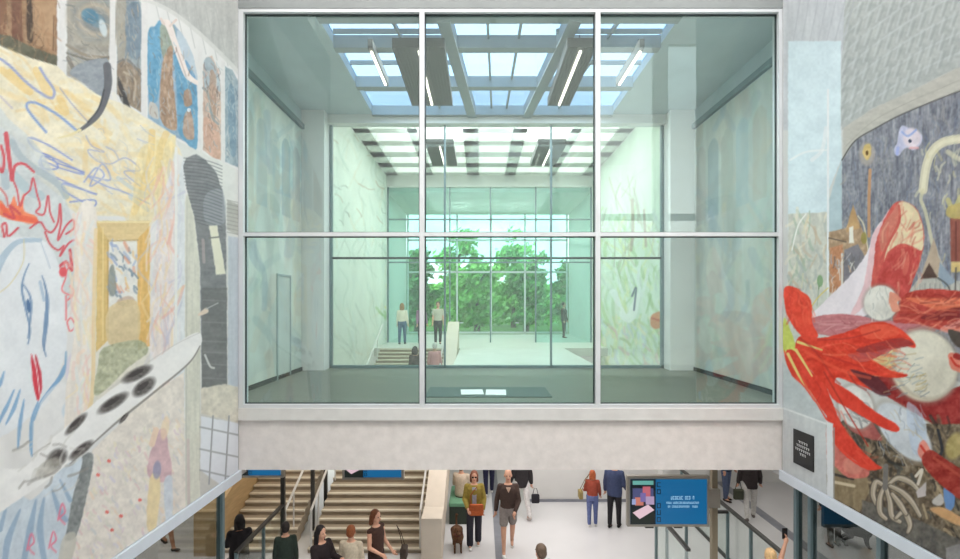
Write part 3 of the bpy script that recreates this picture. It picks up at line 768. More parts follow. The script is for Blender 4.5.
    m.dabs((0, 52, 172, 216), 240, [(238, 206, 140), (246, 222, 164), (232, 196, 124), (236, 232, 222), (244, 236, 214)], 34, 4.2, 40, 5, .42, lambda x, y: y > 50 + x*.52 and y < 118 + x*1.3 and x + .4*y < 228)
    for pts in ([(2, 70), (18, 84), (30, 92), (20, 78), (10, 72)], [(36, 70), (44, 88), (50, 96), (42, 76)], [(60, 98), (66, 112), (58, 108)], [(166, 134), (160, 150), (158, 170), (148, 196)], [(152, 132), (150, 160), (140, 196), (134, 212)]): Ln(pts, 7, (238, 200, 124), .6)
    BL = (126, 142, 204)
    Ln([(-4, 56), (10, 66), (26, 82), (42, 94), (52, 98), (54, 90), (46, 78), (40, 68)], 2.6, (150, 160, 206), .9)
    Ln([(46, 132), (34, 118), (27, 108), (28, 103), (36, 103), (50, 110), (62, 118), (76, 130)], 2.6, (130, 156, 208), .9)
    Ln([(60, 88), (72, 104), (88, 122)], 1.2, (150, 150, 190), .7); Ln([(0, 96), (12, 108)], 2, (190, 180, 200), .6)
    Ln([(72, 160), (50, 146), (32, 138), (28, 140), (36, 150), (58, 160), (84, 174), (60, 168), (40, 160), (46, 172), (84, 190), (96, 194), (72, 186), (62, 184), (66, 192), (92, 206), (94, 200), (70, 202)], 1.7, (138, 152, 210), .9)
    Ln([(40, 152), (52, 158), (58, 168), (44, 168), (42, 156), (60, 164), (84, 172)], 1.7, BL, .9)
    Ln([(84, 182), (96, 168), (104, 176), (90, 186), (102, 164), (110, 180), (88, 176), (106, 186), (124, 192), (150, 204)], 1.6, (150, 162, 214), .85)
    Ln([(86, 136), (92, 146), (104, 152), (88, 150), (96, 160), (110, 164), (126, 158), (140, 170), (124, 172), (140, 186)], 1.4, (170, 172, 206), .8)
    Ln([(118, 178), (132, 188), (148, 196), (130, 196), (148, 210)], 4, (200, 208, 214), .7)
    m.dabs((70, 130, 150, 205), 46, [(176, 180, 208), (222, 214, 200), (206, 206, 206)], 12, 1.2, 40, 15, .7)
    P([(140, 150), (168, 138), (176, 137), (172, 165), (163, 198), (152, 222), (130, 222), (132, 205)], (242, 216, 150), .55, True, 24, 25, (3, 14))
    # horn
    P([(70, 72), (86, 62), (106, 60), (109, 80), (104, 96), (94, 92), (84, 84)], (146, 152, 160), .9, True, 14, 3, (5, 3))
    Ln([(107, 66), (108, 84), (104, 102), (97, 116), (86, 126), (78, 131)], [8, 8, 7, 5.5, 4, 3], (98, 98, 104)); Ln([(104, 90), (99, 108), (88, 122)], 1.8, (60, 60, 66), .8); Ln([(80, 130), (70, 135), (58, 138)], [3, 2.4, 1], (238, 222, 170))
    # red flames and the white head with blue lines
    P([(-20, 110), (14, 124), (40, 150), (62, 190), (76, 240), (72, 300), (40, 330), (-20, 340)], (206, 212, 214), .8, True, 18, 31, (12, 12))
    Ln([(12, 142), (20, 156), (34, 168), (58, 184), (66, 196)], 7, (168, 182, 190), .7); Ln([(14, 176), (26, 188), (40, 196)], 10, (176, 196, 204), .7); Ln([(4, 172), (6, 186)], 8, (170, 186, 196), .7)
    RD = (214, 74, 84)
    P([(0, 200), (8, 208), (14, 196), (18, 206), (24, 194), (24, 210), (36, 216), (36, 224), (20, 222), (6, 218), (-6, 210)], (246, 126, 84), .95, True, 14)
    Ln([(2, 206), (10, 216), (22, 218), (36, 221)], 5, (240, 96, 70), .9)
    for pts, w in (([(6, 134), (8, 150), (11, 172), (12, 180), (15, 166), (24, 164), (34, 172)], [5, 3.5, 2.4]), ([(1, 146), (4, 158), (2, 172), (-4, 160)], 3), ([(12, 178), (17, 190), (20, 206), (24, 196), (30, 190), (33, 178), (37, 194), (40, 206), (36, 212), (44, 214), (48, 196), (50, 212), (54, 222)], 1.9),
                   ([(30, 228), (40, 222), (46, 230), (52, 232), (58, 222), (60, 204), (61, 222), (58, 240), (66, 226), (73, 220), (74, 228), (66, 234)], 2), ([(45, 232), (50, 244), (58, 250), (64, 246), (60, 256), (68, 244), (74, 240)], 2), ([(58, 268), (66, 262), (72, 270), (70, 250)], 3),
                   ([(-4, 246), (4, 238), (2, 226), (6, 224), (8, 236), (18, 228)], 2.4), ([(4, 214), (14, 218), (10, 206), (20, 214)], 2.5)): Ln(pts, w, RD, .92)
    Ln([(0, 188), (6, 196), (8, 206)], 2, (210, 90, 90), .8)
    P([(-20, 250), (6, 238), (34, 238), (50, 246), (60, 270), (66, 310), (66, 350), (54, 384), (40, 410), (-20, 430)], (232, 234, 238), 1, True, 8, 33, (14, 20))
    Ln([(-6, 276), (4, 256), (18, 242), (40, 240)], [9, 7, 5, 4], (168, 190, 208), .8); Ln([(24, 240), (23, 262), (10, 284), (-6, 296)], 1.2, (222, 210, 170), .8); Ln([(40, 240), (46, 256), (50, 268)], 1.2, (190, 200, 214), .8)
    for pts in ([(29, 264), (24, 276), (22, 290), (26, 310), (30, 330), (28, 344)], [(23, 284), (30, 296), (31, 312), (28, 338)], [(42, 276), (46, 290), (46, 318), (43, 342), (46, 356)], [(44, 284), (48, 300), (46, 330), (44, 350)]): Ln(pts, [1.2, 2.6, 1.4], (116, 144, 180), .9)
    E(28.5, 306, 2.2, 7, -8, (80, 112, 156)); E(46, 322, 2.4, 14, 3, (120, 150, 186), .7); Ln([(40, 282), (44, 300)], 3, (170, 190, 212), .8)
    P([(31, 354), (36, 370), (40, 394), (37, 400), (33, 382)], (214, 50, 66)); P([(35, 354), (41, 372), (42, 388), (39, 396), (36, 376)], (206, 56, 74)); Ln([(34, 354), (37, 372), (40, 396)], .9, (245, 225, 225))
    for pts in ([(4, 372), (0, 384), (-6, 392)], [(14, 390), (8, 404), (2, 416), (-4, 430)], [(20, 390), (14, 408), (6, 424)], [(24, 400), (20, 424), (18, 448)], [(66, 352), (64, 372), (52, 388), (40, 404), (34, 420)], [(64, 366), (58, 380), (46, 394)], [(38, 402), (32, 420), (31, 446), (32, 456)]): Ln(pts, [1.6, 4.2, 1.6], (122, 164, 204), .85)
    E(68, 410, 6, 9, 12, (150, 180, 208), .85); P([(40, 404), (62, 382), (70, 400), (66, 420), (48, 440), (38, 450)], (236, 234, 234), .6)
    # red drips on the right of the head
    for pts in ([(64, 262), (66, 276), (62, 290), (72, 296)], [(68, 300), (74, 292), (70, 286)], [(67, 322), (71, 318), (75, 326), (70, 331), (67, 322)], [(66, 296), (66, 320)], [(72, 262), (66, 272)]): Ln(pts, 1.7, (238, 120, 124), .9)
    E(63, 272, 4, 5, 0, (236, 84, 92), .95); E(70, 368, 4, 14, 6, (222, 210, 226), .7)
    # pale striped zone right of the head, gold frame
    P([(76, 216), (98, 220), (98, 400), (84, 430), (66, 440), (66, 390), (74, 330)], (238, 228, 218), 1, True, 12, 35, (4, 30))
    m.dabs((72, 222, 98, 410), 70, [(246, 214, 190), (228, 222, 226), (240, 200, 190), (226, 232, 232), (246, 226, 186)], 26, 2.6, 88, 8, .6)
    P([(96, 222), (150, 222), (150, 420), (88, 420), (94, 330)], (228, 222, 210), 1, False, 14, 36, (10, 10))
    GOLD = (224, 190, 122)
    P([(97, 221), (109, 226), (108, 340), (96, 352)], GOLD, 1, False, 14, 37, (3, 20)); P([(97, 221), (150, 221), (146, 240), (108, 240)], (226, 198, 144), 1, False, 12, 38, (20, 3)); P([(137, 240), (150, 226), (150, 346), (138, 350)], (230, 184, 108), 1, False, 16, 39, (3, 20))
    Ln([(98, 222), (150, 222)], 1.6, (246, 226, 170)); Ln([(108, 240), (108, 340)], 1.4, (196, 158, 96)); Ln([(103, 228), (103, 340)], 1.2, (240, 214, 150)); Ln([(138, 240), (108, 241)], 1.2, (190, 160, 110))
    Ln([(96, 230), (94, 300), (92, 396), (82, 420)], 4, (240, 208, 150), .7)
    P([(109, 242), (137, 242), (137, 322), (109, 322)], (232, 228, 222), 1, False, 12, 40)
    m.dabs((110, 244, 136, 300), 40, [(150, 166, 204), (226, 160, 130), (236, 200, 140), (110, 130, 150), (210, 214, 220)], 8, 2.2, 60, 16, .8)
    P([(109, 270), (114, 266), (116, 292), (109, 294)], (130, 136, 130), .8); P([(118, 300), (130, 296), (136, 304), (118, 308)], (200, 170, 150), .8); E(122, 304, 4, 2, 0, (90, 90, 96), .9)
    P([(109, 308), (137, 302), (137, 344), (109, 344)], (220, 196, 150), .9, True, 16, 42); P([(104, 348), (138, 340), (148, 352), (130, 366), (96, 396), (98, 366)], (176, 178, 146), .9, True, 28, 43, (4, 4))
    # columns
    for x0, x1, c, sd in ((150, 158, (236, 214, 190), 1), (158, 170, (234, 208, 198), 2), (170, 174, (240, 230, 224), 3), (174, 185, (226, 228, 230), 4), (185, 201, (216, 214, 200), 5)):
        P([(x0 + (8 if x0 < 160 else 0), 200), (x1 + (6 if x1 < 165 else 0), 180 if x0 < 172 else 150), (x1, 520), (x0, 530)], c, 1, False, 14, 50 + sd, (3, 30))
    P([(160, 205), (176, 160), (178, 150), (176, 260), (168, 350), (150, 350), (154, 260)], (232, 220, 218), .8, True, 18, 57, (4, 18))
    m.dabs((150, 170, 176, 350), 90, [(196, 192, 212), (236, 190, 170), (244, 214, 160), (216, 210, 220), (240, 232, 230), (236, 170, 150)], 30, 2, 96, 22, .5)
    Ln([(176, 148), (176, 500)], 2.5, (236, 234, 230)); Ln([(187, 200), (186, 500)], 1.2, (196, 194, 184), .8); Ln([(201, 250), (200, 480)], 1.4, (190, 186, 172), .8)
    # dark arch of laths and what stands in it
    P([(176, 140), (242, 172), (243, 410), (200, 420), (200, 200)], (220, 219, 214), 1, False, 6, 60)
    TW = (126, 127, 130)
    P([(183, 166), (186, 158), (196, 154), (206, 160), (216, 172), (223, 192), (226, 222), (227, 396), (202, 396), (200, 262), (194, 216), (186, 186)], TW, 1, False, 14, 61, (12, 3))
    P([(202, 288), (227, 288), (227, 396), (202, 396)], (110, 110, 110), .7, False, 14, 62, (14, 3)); P([(205, 196), (222, 190), (225, 222), (206, 222)], (160, 164, 172), .6)
    k = 158
    while k < 226:
        Ln([(184 + max(0, (k - 180))*.3, k), (206, k + 2.5), (222, k + 8)], .9, (82, 84, 90), .6); k += 3.4
    for yy in (300, 322, 341, 352, 364, 378): Ln([(203, yy), (226, yy + 1)], 1, (150, 150, 150), .5)
    P([(209, 226), (217, 225), (226, 274), (216, 275)], (232, 228, 206), 1, False, 4); Ln([(209, 238), (219, 237)], 1.4, (120, 120, 112)); Ln([(203, 240), (204, 262)], 3, (190, 170, 168), .6)
    P([(227, 200), (240, 205), (240, 236), (227, 230)], (176, 174, 166), .9, False, 12, 64); P([(228, 236), (240, 238), (240, 400), (228, 398)], (186, 194, 206), .8, False, 10, 65, (2, 30))
    for yy in range(200, 236, 4): Ln([(227, yy), (240, yy + 3)], .8, (130, 128, 120), .6)
    P([(198, 314), (206, 308), (208, 312), (200, 316)], (226, 206, 186)); Ln([(206, 309), (218, 303)], 1, (180, 180, 180)); Ln([(205, 355), (210, 366), (214, 368)], 2, (206, 206, 204)); Ln([(208, 392), (214, 386), (214, 398)], 2.5, (120, 118, 112))
    P([(201, 388), (226, 384), (242, 388), (243, 424), (201, 414)], (216, 208, 192), 1, False, 18, 66, (5, 5))
    # white window with bars, olive wall below
    P([(200, 414), (243, 424), (243, 500), (200, 500)], (206, 202, 194), 1, False, 8, 67); P([(201, 416), (242, 424), (242, 486), (222, 486), (200, 470)], (228, 230, 236), 1, False, 4)
    for x in (213, 229): Ln([(x, 416), (x - 4, 484)], 1.5, (150, 152, 154), 1, False)
    for y0, y1 in ((427, 436), (449, 458), (470, 480)): Ln([(200, y0), (243, y1)], 1.5, (160, 162, 164), 1, False)
    # speckled cream field, lower right
    P([(92, 450), (150, 396), (184, 372), (186, 540), (120, 600), (60, 600)], (234, 224, 214), 1, False, 14, 70, (5, 5))
    m.dabs((70, 400, 184, 575), 360, [(226, 206, 212), (216, 208, 220), (240, 228, 200), (226, 190, 190), (206, 206, 206), (238, 214, 190), (222, 218, 200)], 5, 2, 60, 30, .75, lambda x, y: y > 520 - x*.72 + 6)
    for x, y in ((109, 461), (98, 475), (107, 512), (121, 516), (140, 500), (112, 530)): E(x, y, 2, 1.7, 0, (228, 110, 100))
    # standing figure
    P([(158, 432), (166, 430), (168, 446), (172, 470), (166, 482), (150, 478), (148, 462)], (214, 172, 180), .85, True, 18, 71); Ln([(156, 430), (152, 444)], 6, (238, 210, 186)); P([(150, 478), (160, 480), (156, 528), (147, 526)], (240, 216, 164), .9, True, 12); P([(164, 482), (172, 478), (172, 520), (166, 520)], (206, 212, 222), .9, True, 18); E(157, 470, 4, 9, 5, (150, 150, 180), .8); E(165, 428, 4, 12, 10, (246, 220, 180), .6)
    Ln([(188, 440), (189, 520)], 3, (206, 186, 182), .7)
    # grey dark band and blue petals, lower left
    P([(80, 460), (93, 455), (88, 490), (76, 536), (62, 536), (68, 500)], (128, 132, 132), .95, True, 24, 72, (4, 4))
    P([(0, 480), (30, 500), (60, 470), (82, 458), (72, 500), (62, 560), (56, 620), (0, 620)], (206, 216, 226), 1, True, 14, 73, (8, 16))
    for pts in ([(36, 500), (30, 530), (22, 570)], [(44, 498), (40, 530), (46, 570)], [(52, 490), (60, 512), (66, 520)], [(20, 510), (8, 540), (4, 570)], [(60, 480), (70, 500)], [(8, 500), (0, 530)]): Ln(pts, [2, 7, 5], (140, 168, 196), .75)
    for cx, cy in ((30, 542), (52, 540), (61, 512)): Ln([(cx - 3, cy + 8), (cx + 1, cy - 8), (cx + 4, cy), (cx - 1, cy + 6), (cx + 4, cy + 12)], 1.8, (236, 120, 146), .9)
    P([(76, 534), (70, 566), (56, 590), (62, 540)], (206, 200, 186), .8)
    # pale haze over the whole wall, blended into its colours
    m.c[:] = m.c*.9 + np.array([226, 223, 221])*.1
    # white paddle with dark marks
    PD = [(199, 333), (202, 340), (198, 350), (190, 362), (178, 372), (150, 394), (112, 424), (90, 446), (60, 470), (30, 492), (-20, 520), (-20, 470), (22, 468), (48, 442), (82, 414), (108, 392), (140, 370), (168, 350), (188, 336)]
    P(PD, (242, 239, 237), 1, True, 6, 80, (16, 10)); Ln([(200, 346), (188, 364), (152, 394), (122, 418), (108, 430), (70, 464)], [1.2, 2, 2.2, 1.2], (140, 134, 130), .85); Ln([(199, 333), (168, 349), (108, 390)], .8, (206, 202, 200), .8)
    for cx, cy, rx, ry, rt in ((137, 374, 16, 5.5, -27), (144, 387, 13, 6.5, -38), (113, 403, 17, 5.5, -33), (81, 450, 14, 4.5, -38), (124, 418, 7, 2, -50), (76, 424, 14, 4, -45), (57, 458, 11, 8, -40)):
        E(cx, cy, rx, ry, rt, (104, 98, 96), .95, 24, 81, .22, (3, 2)); E(cx - 1, cy - 1, rx*.55, ry*.4, rt, (66, 60, 60), .8)
    E(48, 468, 15, 7, -38, (176, 170, 160), .7, 24); m.dabs((16, 440, 80, 490), 30, [(150, 144, 138), (216, 212, 206)], 16, 2, -38, 33, .6)

def paint_right(m):
    P, Ln, E = m.poly, m.line, m.ell
    n = fbm(m.x/16, m.y/26, 91) - .47
    m.c += (n*16)[:, None]
    # pale vault with lattice
    P([(845, -60), (1000, -60), (1000, 60), (953, 70), (905, 94), (872, 109), (842, 130), (838, 90)], (178, 181, 179), 1, False, 12, 92, (12, 5))
    r = random.Random(4)
    for k in range(-4, 12):
        a = [(842, 122 - k*17), (880, 95 - k*18), (925, 68 - k*19), (975, 46 - k*20)]
        Ln(a, 2.0, (196, 200, 200), .6)
    for k in range(15):
        x = 838 + k*11
        for j in range(9):
            y = 118 - k*6.5 - j*17; Ln([(x + j*1.0, y + 8), (x + 5 + j, y - 8)], 1.9, (196, 200, 200), .55)
            Ln([(x + j*1.0 + 3, y + 7), (x + 8 + j, y - 7)], 2.2, (158, 162, 161), .5)
    P([(783, -60), (848, -60), (842, 60), (836, 130), (783, 130)], (196, 198, 202), 1, False, 10, 93, (4, 24))
    for k in range(7): Ln([(790 + k*8, 60), (800 + k*9, 0), (806 + k*10, -60)], 1.5, (178, 180, 186), .5)
    # tall pale window reflection, painted into the mural beside the big window
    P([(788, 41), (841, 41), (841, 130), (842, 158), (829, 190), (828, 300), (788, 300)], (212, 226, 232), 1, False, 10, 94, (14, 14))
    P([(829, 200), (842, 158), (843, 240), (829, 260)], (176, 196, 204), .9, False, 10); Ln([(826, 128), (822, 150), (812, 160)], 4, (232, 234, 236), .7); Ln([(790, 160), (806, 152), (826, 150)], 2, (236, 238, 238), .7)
    P([(788, 214), (828, 212), (828, 310), (788, 310)], (206, 206, 196), 1, False, 16, 95, (4, 18))
    m.dabs((789, 216, 828, 300), 60, [(226, 214, 180), (172, 180, 178), (236, 226, 206), (196, 176, 150), (160, 180, 160)], 16, 2.2, 85, 40, .6)
    Ln([(792, 250), (798, 226), (806, 214)], 1.5, (236, 236, 230)); Ln([(828, 90), (828, 330)], 2.2, (232, 234, 236), 1, False); E(820, 281, 3, 6, 0, (120, 156, 110), .8); Ln([(819, 286), (817, 306)], 1, (110, 140, 100))
    # dusk field under the arch
    P([(842, 160), (855, 140), (876, 127), (905, 112), (960, 90), (1000, 78), (1000, 400), (842, 330)], (136, 137, 147), 1, False, 34, 96, (2.6, 14))
    m.dabs((842, 96, 985, 300), 420, [(112, 118, 138), (152, 150, 154), (104, 104, 116), (160, 157, 154), (138, 146, 166), (170, 164, 156), (120, 132, 158)], 14, 1.5, 92, 41, .5, lambda x, y: y > 168 - (x - 842)*.62)
    P([(843, 128), (872, 109), (905, 94), (953, 70), (1000, 50), (1000, 78), (960, 91), (905, 113), (876, 128), (855, 141), (843, 160)], (190, 186, 178), 1, False, 10, 97, (10, 3)); Ln([(846, 146), (872, 122), (905, 104), (960, 80)], 1, (168, 164, 156), .7); Ln([(842, 160), (855, 141), (876, 128), (905, 113), (960, 91), (1000, 79)], 1.4, (86, 84, 84), .9)
    P([(900, 128), (905, 126), (921, 134), (921, 144), (914, 150), (906, 148), (898, 156), (894, 150), (897, 142)], (196, 196, 222), .95, True, 22, 98); E(912, 138, 9, 10, 0, (226, 212, 220), .9, 16); E(910, 141, 1.8, 1.8, 0, (60, 64, 90)); Ln([(902, 132), (908, 136), (916, 130)], 2, (150, 170, 220), .9); Ln([(898, 148), (897, 154)], 3, (170, 180, 226)); Ln([(910, 148), (918, 148)], 2, (236, 170, 170), .8)
    E(867, 154, 8, 12, 0, (176, 166, 158), .8, 16); P([(864, 146), (870, 144), (871, 154), (867, 160), (863, 154)], (214, 186, 120), .95, True, 20); E(867, 153, 1.5, 2.5, 0, (110, 80, 40)); Ln([(870, 170), (869, 200), (869, 236)], 3, (196, 150, 112))
    for w_, a_ in ((9, .9), (4, .6)): Ln([(923, 190), (926, 168), (932, 152), (944, 142), (965, 138), (985, 134)], w_, (222, 214, 186) if w_ > 5 else (236, 230, 206), a_)
    Ln([(948, 152), (962, 160), (980, 162)], 5, (206, 200, 176), .8); Ln([(923, 190), (921, 200), (926, 214), (936, 262)], 3.4, (214, 208, 176), .8); Ln([(948, 200), (954, 210), (962, 196), (968, 212)], 5, (206, 196, 130), .75)
    m.dabs((918, 150, 985, 260), 40, [(216, 206, 150), (186, 190, 170), (226, 220, 190)], 10, 2, 100, 42, .6)
    # houses
    P([(829, 232), (846, 228), (853, 206), (861, 226), (866, 240), (872, 262), (866, 300), (829, 310)], (176, 148, 120), 1, False, 26, 99, (4, 4))
    P([(846, 232), (853, 205), (860, 228)], (194, 156, 110), .95, False, 14); P([(830, 248), (843, 244), (842, 300), (830, 306)], (196, 132, 96), .8, False, 24, 9, (2, 3)); P([(844, 250), (858, 244), (868, 262), (852, 284), (843, 282)], (126, 124, 136), .9, False, 14)
    P([(849, 228), (853, 226), (854, 243), (849, 243)], (236, 232, 222), 1, False, 4); Ln([(858, 216), (864, 226), (868, 250)], 1.3, (216, 206, 180)); Ln([(829, 238), (846, 242)], 1.2, (96, 84, 76)); Ln([(842, 254), (842, 290)], 2, (220, 216, 210)); E(864, 238, 3, 6, 0, (150, 140, 70), .8)
    m.dabs((830, 256, 868, 306), 46, [(224, 220, 212), (110, 104, 104), (206, 160, 126), (160, 168, 180)], 8, 1.3, 90, 43, .75)
    P([(950, 218), (985, 214), (985, 262), (951, 262)], (150, 88, 76), 1, False, 12, 9, (2, 20)); Ln([(956, 222), (956, 260)], 1.5, (110, 60, 56)); P([(950, 206), (985, 200), (985, 216), (950, 218)], (196, 176, 110), .9); P([(951, 262), (985, 262), (985, 272), (951, 272)], (216, 190, 130), 1, False)
    P([(908, 292), (921, 276), (934, 240), (948, 280), (985, 282), (985, 300), (908, 302)], (188, 186, 178), 1, False, 16, 9, (2, 14)); P([(921, 276), (934, 238), (940, 262), (938, 278)], (186, 166, 146), 1, False); P([(940, 262), (956, 282), (944, 288), (938, 274)], (150, 164, 180), 1, False); P([(921, 279), (929, 263), (938, 278)], (88, 66, 60), 1, False); Ln([(938, 278), (948, 286), (952, 300)], 1.5, (80, 84, 84)); Ln([(956, 268), (955, 296)], 1.6, (96, 90, 86))
    for k in range(14): Ln([(910 + k*5, 284), (910 + k*5, 300)], .9, (140, 140, 136), .7)
    P([(788, 300), (830, 292), (826, 320), (788, 370)], (206, 208, 200), .6, True, 24, 100, (3, 14))
    # large petals
    P([(812, 317), (826, 300), (850, 276), (866, 254), (874, 232), (882, 222), (884, 250), (876, 282), (868, 314), (840, 322)], (236, 226, 232), 1, True, 8, 101, (10, 14))
    P([(872, 236), (880, 224), (890, 210), (886, 244), (874, 286), (864, 306), (850, 316), (862, 290), (868, 262)], (232, 190, 194), .85, True, 12)
    P([(872, 292), (874, 262), (877, 238), (886, 216), (895, 203), (905, 202), (916, 208), (922, 222), (924, 240), (921, 258), (914, 276), (906, 296), (890, 302)], (206, 92, 84), 1, True, 18, 102, (5, 9))
    P([(898, 204), (908, 203), (918, 212), (923, 232), (922, 250), (912, 246), (900, 244), (888, 252), (884, 262), (888, 244), (898, 226)], (230, 212, 176), 1, True, 12, 103); P([(880, 232), (892, 212), (899, 204), (900, 222), (892, 238), (882, 252)], (206, 122, 106), .95, True, 14); Ln([(899, 206), (899, 222), (888, 244), (880, 262)], 2.4, (196, 84, 76), .8)
    P([(884, 262), (896, 248), (912, 248), (921, 256), (914, 278), (905, 298), (888, 300), (876, 288)], (196, 74, 70), .9, True, 18, 104, (5, 8)); E(906, 266, 3, 10, 10, (222, 120, 104), .6)
    P([(812, 318), (838, 314), (862, 316), (880, 320), (926, 324), (934, 332), (900, 340), (860, 338), (830, 336), (808, 330)], (196, 122, 128), 1, True, 14, 105, (10, 4))
    P([(896, 310), (906, 294), (930, 289), (960, 291), (1000, 294), (1000, 336), (960, 334), (940, 330), (918, 324), (894, 322)], (188, 70, 62), 1, True, 24, 106, (14, 4)); P([(906, 298), (940, 298), (1000, 296), (1000, 306), (950, 312), (925, 306)], (232, 128, 92), .8, True, 18); P([(920, 318), (950, 308), (1000, 306), (1000, 314), (950, 320)], (122, 40, 42), .85, True, 12); P([(940, 328), (970, 318), (1000, 318), (1000, 332), (955, 334)], (224, 160, 150), .8)
    m.dabs((878, 208, 922, 296), 70, [(226, 130, 112), (176, 58, 56), (212, 96, 86), (232, 190, 160)], 14, 1.8, 105, 214, .4, lambda x, y: x > 884 + max(0, (y - 260))*.1 and y > 206 + abs(x - 904)*.9)
    m.dabs((900, 296, 975, 330), 60, [(226, 120, 90), (140, 44, 42), (206, 84, 70), (236, 160, 130)], 20, 1.8, -4, 215, .5, lambda x, y: x > 904)
    m.dabs((818, 316, 900, 336), 40, [(226, 170, 170), (170, 90, 96), (206, 140, 140)], 18, 1.4, 4, 216, .5, lambda x, y: abs(y - 327) < 7)
    # dark red mass and lower right
    P([(842, 340), (900, 352), (936, 392), (960, 386), (1000, 380), (1000, 428), (946, 428), (916, 414), (880, 392), (850, 372)], (150, 42, 40), 1, True, 24, 107, (16, 6)); P([(850, 366), (872, 372), (890, 392), (882, 396), (862, 384)], (96, 40, 48), .9)
    P([(826, 424), (850, 420), (880, 420), (930, 424), (960, 424), (1010, 424), (1010, 640), (940, 560), (826, 500)], (112, 98, 80), 1, False, 44, 108, (6, 6))
    m.dabs((830, 420, 985, 600), 330, [(52, 46, 42), (160, 140, 110), (128, 112, 88), (78, 68, 58), (190, 170, 136), (72, 76, 74), (44, 42, 40)], 11, 2.6, 60, 44, .75)
    P([(948, 330), (960, 332), (975, 340), (975, 352), (955, 345)], (80, 70, 64), 1)
    P([(832, 462), (862, 454), (870, 490), (860, 512), (832, 496)], (146, 128, 98), .85, False, 16, 110, (3, 12)); Ln([(833, 474), (853, 479)], 2.6, (60, 54, 50), 1, False); Ln([(834, 482), (854, 486)], 3, (206, 190, 160), 1, False)
    P([(862, 500), (900, 512), (940, 530), (1000, 560), (1000, 640), (940, 560), (862, 515)], (100, 98, 94), .8, False, 24, 111, (5, 5))
    # bunch of grey fruit
    for pts in ([(884, 486), (876, 482), (873, 494), (876, 504)], [(884, 487), (880, 498), (880, 512), (886, 519)], [(886, 488), (890, 502), (892, 516), (900, 522)], [(889, 484), (898, 478), (910, 482), (918, 490)], [(890, 486), (902, 492), (912, 502), (920, 516)], [(896, 518), (904, 512), (910, 524), (908, 532)], [(892, 494), (900, 504), (906, 514)]):
        Ln(pts, [5, 8, 5], (92, 84, 76), .9); Ln(pts, [3, 5.4, 3], (176, 162, 142)); Ln([(x + .8, y - .8) for x, y in pts], 1.4, (206, 194, 176), .8)
    Ln([(886, 466), (885, 488)], 5, (120, 116, 112)); P([(916, 492), (926, 482), (926, 496), (918, 498)], (196, 186, 184), 1, False)
    P([(944, 486), (954, 484), (954, 506), (946, 510)], (104, 140, 190), 1); P([(932, 502), (940, 494), (944, 500), (940, 506)], (196, 190, 184), 1); P([(930, 508), (944, 508), (960, 516), (975, 520), (975, 530), (955, 524), (936, 514)], (206, 160, 112), 1, True, 14); E(955, 446, 9, 14, 20, (186, 168, 110), .9, 20); Ln([(938, 430), (942, 448), (940, 456)], 3, (50, 50, 56)); Ln([(916, 476), (922, 470), (918, 484)], 3, (216, 206, 190)); P([(946, 548), (958, 544), (975, 550), (975, 575), (946, 570)], (150, 146, 144), .95, False, 16); E(885, 430, 22, 5, 0, (90, 84, 82), .5)
    # bulbs
    def bulb(cx, cy, rx, ry, rot, c, seed):
        E(cx, cy, rx + 1, ry + 1, rot, (150, 140, 130), .8); E(cx, cy, rx, ry, rot, c, 1, 12, seed, .05, (6, 6)); E(cx - rx*.2, cy - ry*.25, rx*.6, ry*.55, rot, tuple(min(255, v + 14) for v in c), .7, 10, seed, .5); E(cx + rx*.3, cy + ry*.4, rx*.5, ry*.4, rot, tuple(v - 26 for v in c), .45, 10, seed, .6)
    # flower, bright red petals behind the bulbs first
    OR = (224, 66, 46)
    P([(820, 424), (838, 440), (866, 462), (868, 476), (850, 478), (836, 468), (824, 454)], (214, 116, 106), .9, True, 22, 112, (6, 6)); E(853, 466, 10, 8, 20, (214, 150, 130), .5)
    P([(840, 392), (868, 392), (872, 420), (882, 440), (862, 436), (846, 424)], (190, 96, 92), .8, True, 20)
    bulb(881, 303, 17, 17.5, 10, (224, 220, 212), 1); P([(890, 292), (896, 294), (902, 300), (897, 302), (900, 310), (893, 312), (889, 302)], (228, 150, 126), .95)
    bulb(856, 407, 17, 22, -20, (222, 220, 216), 4); bulb(904, 432, 18, 36, -42, (206, 210, 216), 3); P([(908, 402), (924, 418), (926, 440), (915, 455), (908, 432)], (190, 202, 220), .7, True, 14)
    bulb(924, 366, 33, 36, -25, (224, 214, 190), 2); P([(862, 362), (880, 356), (900, 340), (916, 334), (910, 352), (890, 372), (874, 376)], (226, 206, 150), .95, True, 14); bulb(926, 364, 30, 34, -25, (220, 214, 198), 5)
    m.dabs((884, 352, 926, 396), 50, [(120, 130, 134), (170, 176, 176), (190, 170, 120), (150, 150, 150)], 10, 1.2, -15, 45, .7); m.dabs((880, 410, 926, 462), 40, [(150, 156, 166), (200, 190, 170), (170, 180, 194)], 10, 1.1, 60, 46, .7); m.dabs((846, 404, 868, 424), 26, [(130, 132, 134), (170, 170, 170)], 8, 1.4, 30, 47, .8); m.dabs((868, 290, 892, 318), 20, [(190, 190, 184), (236, 234, 228)], 8, 1.2, 80, 48, .7)
    P([(948, 356), (954, 353), (964, 364), (962, 372), (952, 369)], (226, 130, 110), .95); Ln([(951, 358), (956, 365), (962, 367)], 2.4, (206, 60, 46)); Ln([(956, 356), (975, 362)], 6, (160, 44, 40))
    P([(918, 448), (924, 440), (932, 454), (930, 460), (920, 458)], (228, 140, 124), .95); Ln([(921, 446), (928, 456)], 2.4, (212, 66, 52))
    P([(922, 462), (930, 450), (950, 462), (975, 478), (1000, 494), (1000, 530), (960, 500), (938, 482)], (158, 52, 42), 1, True, 24, 113, (8, 5)); Ln([(934, 458), (960, 476), (1000, 504)], 3, (196, 92, 72), .6)
    Ln([(802, 322), (816, 300), (828, 288)], 1.3, (220, 200, 120), .9)
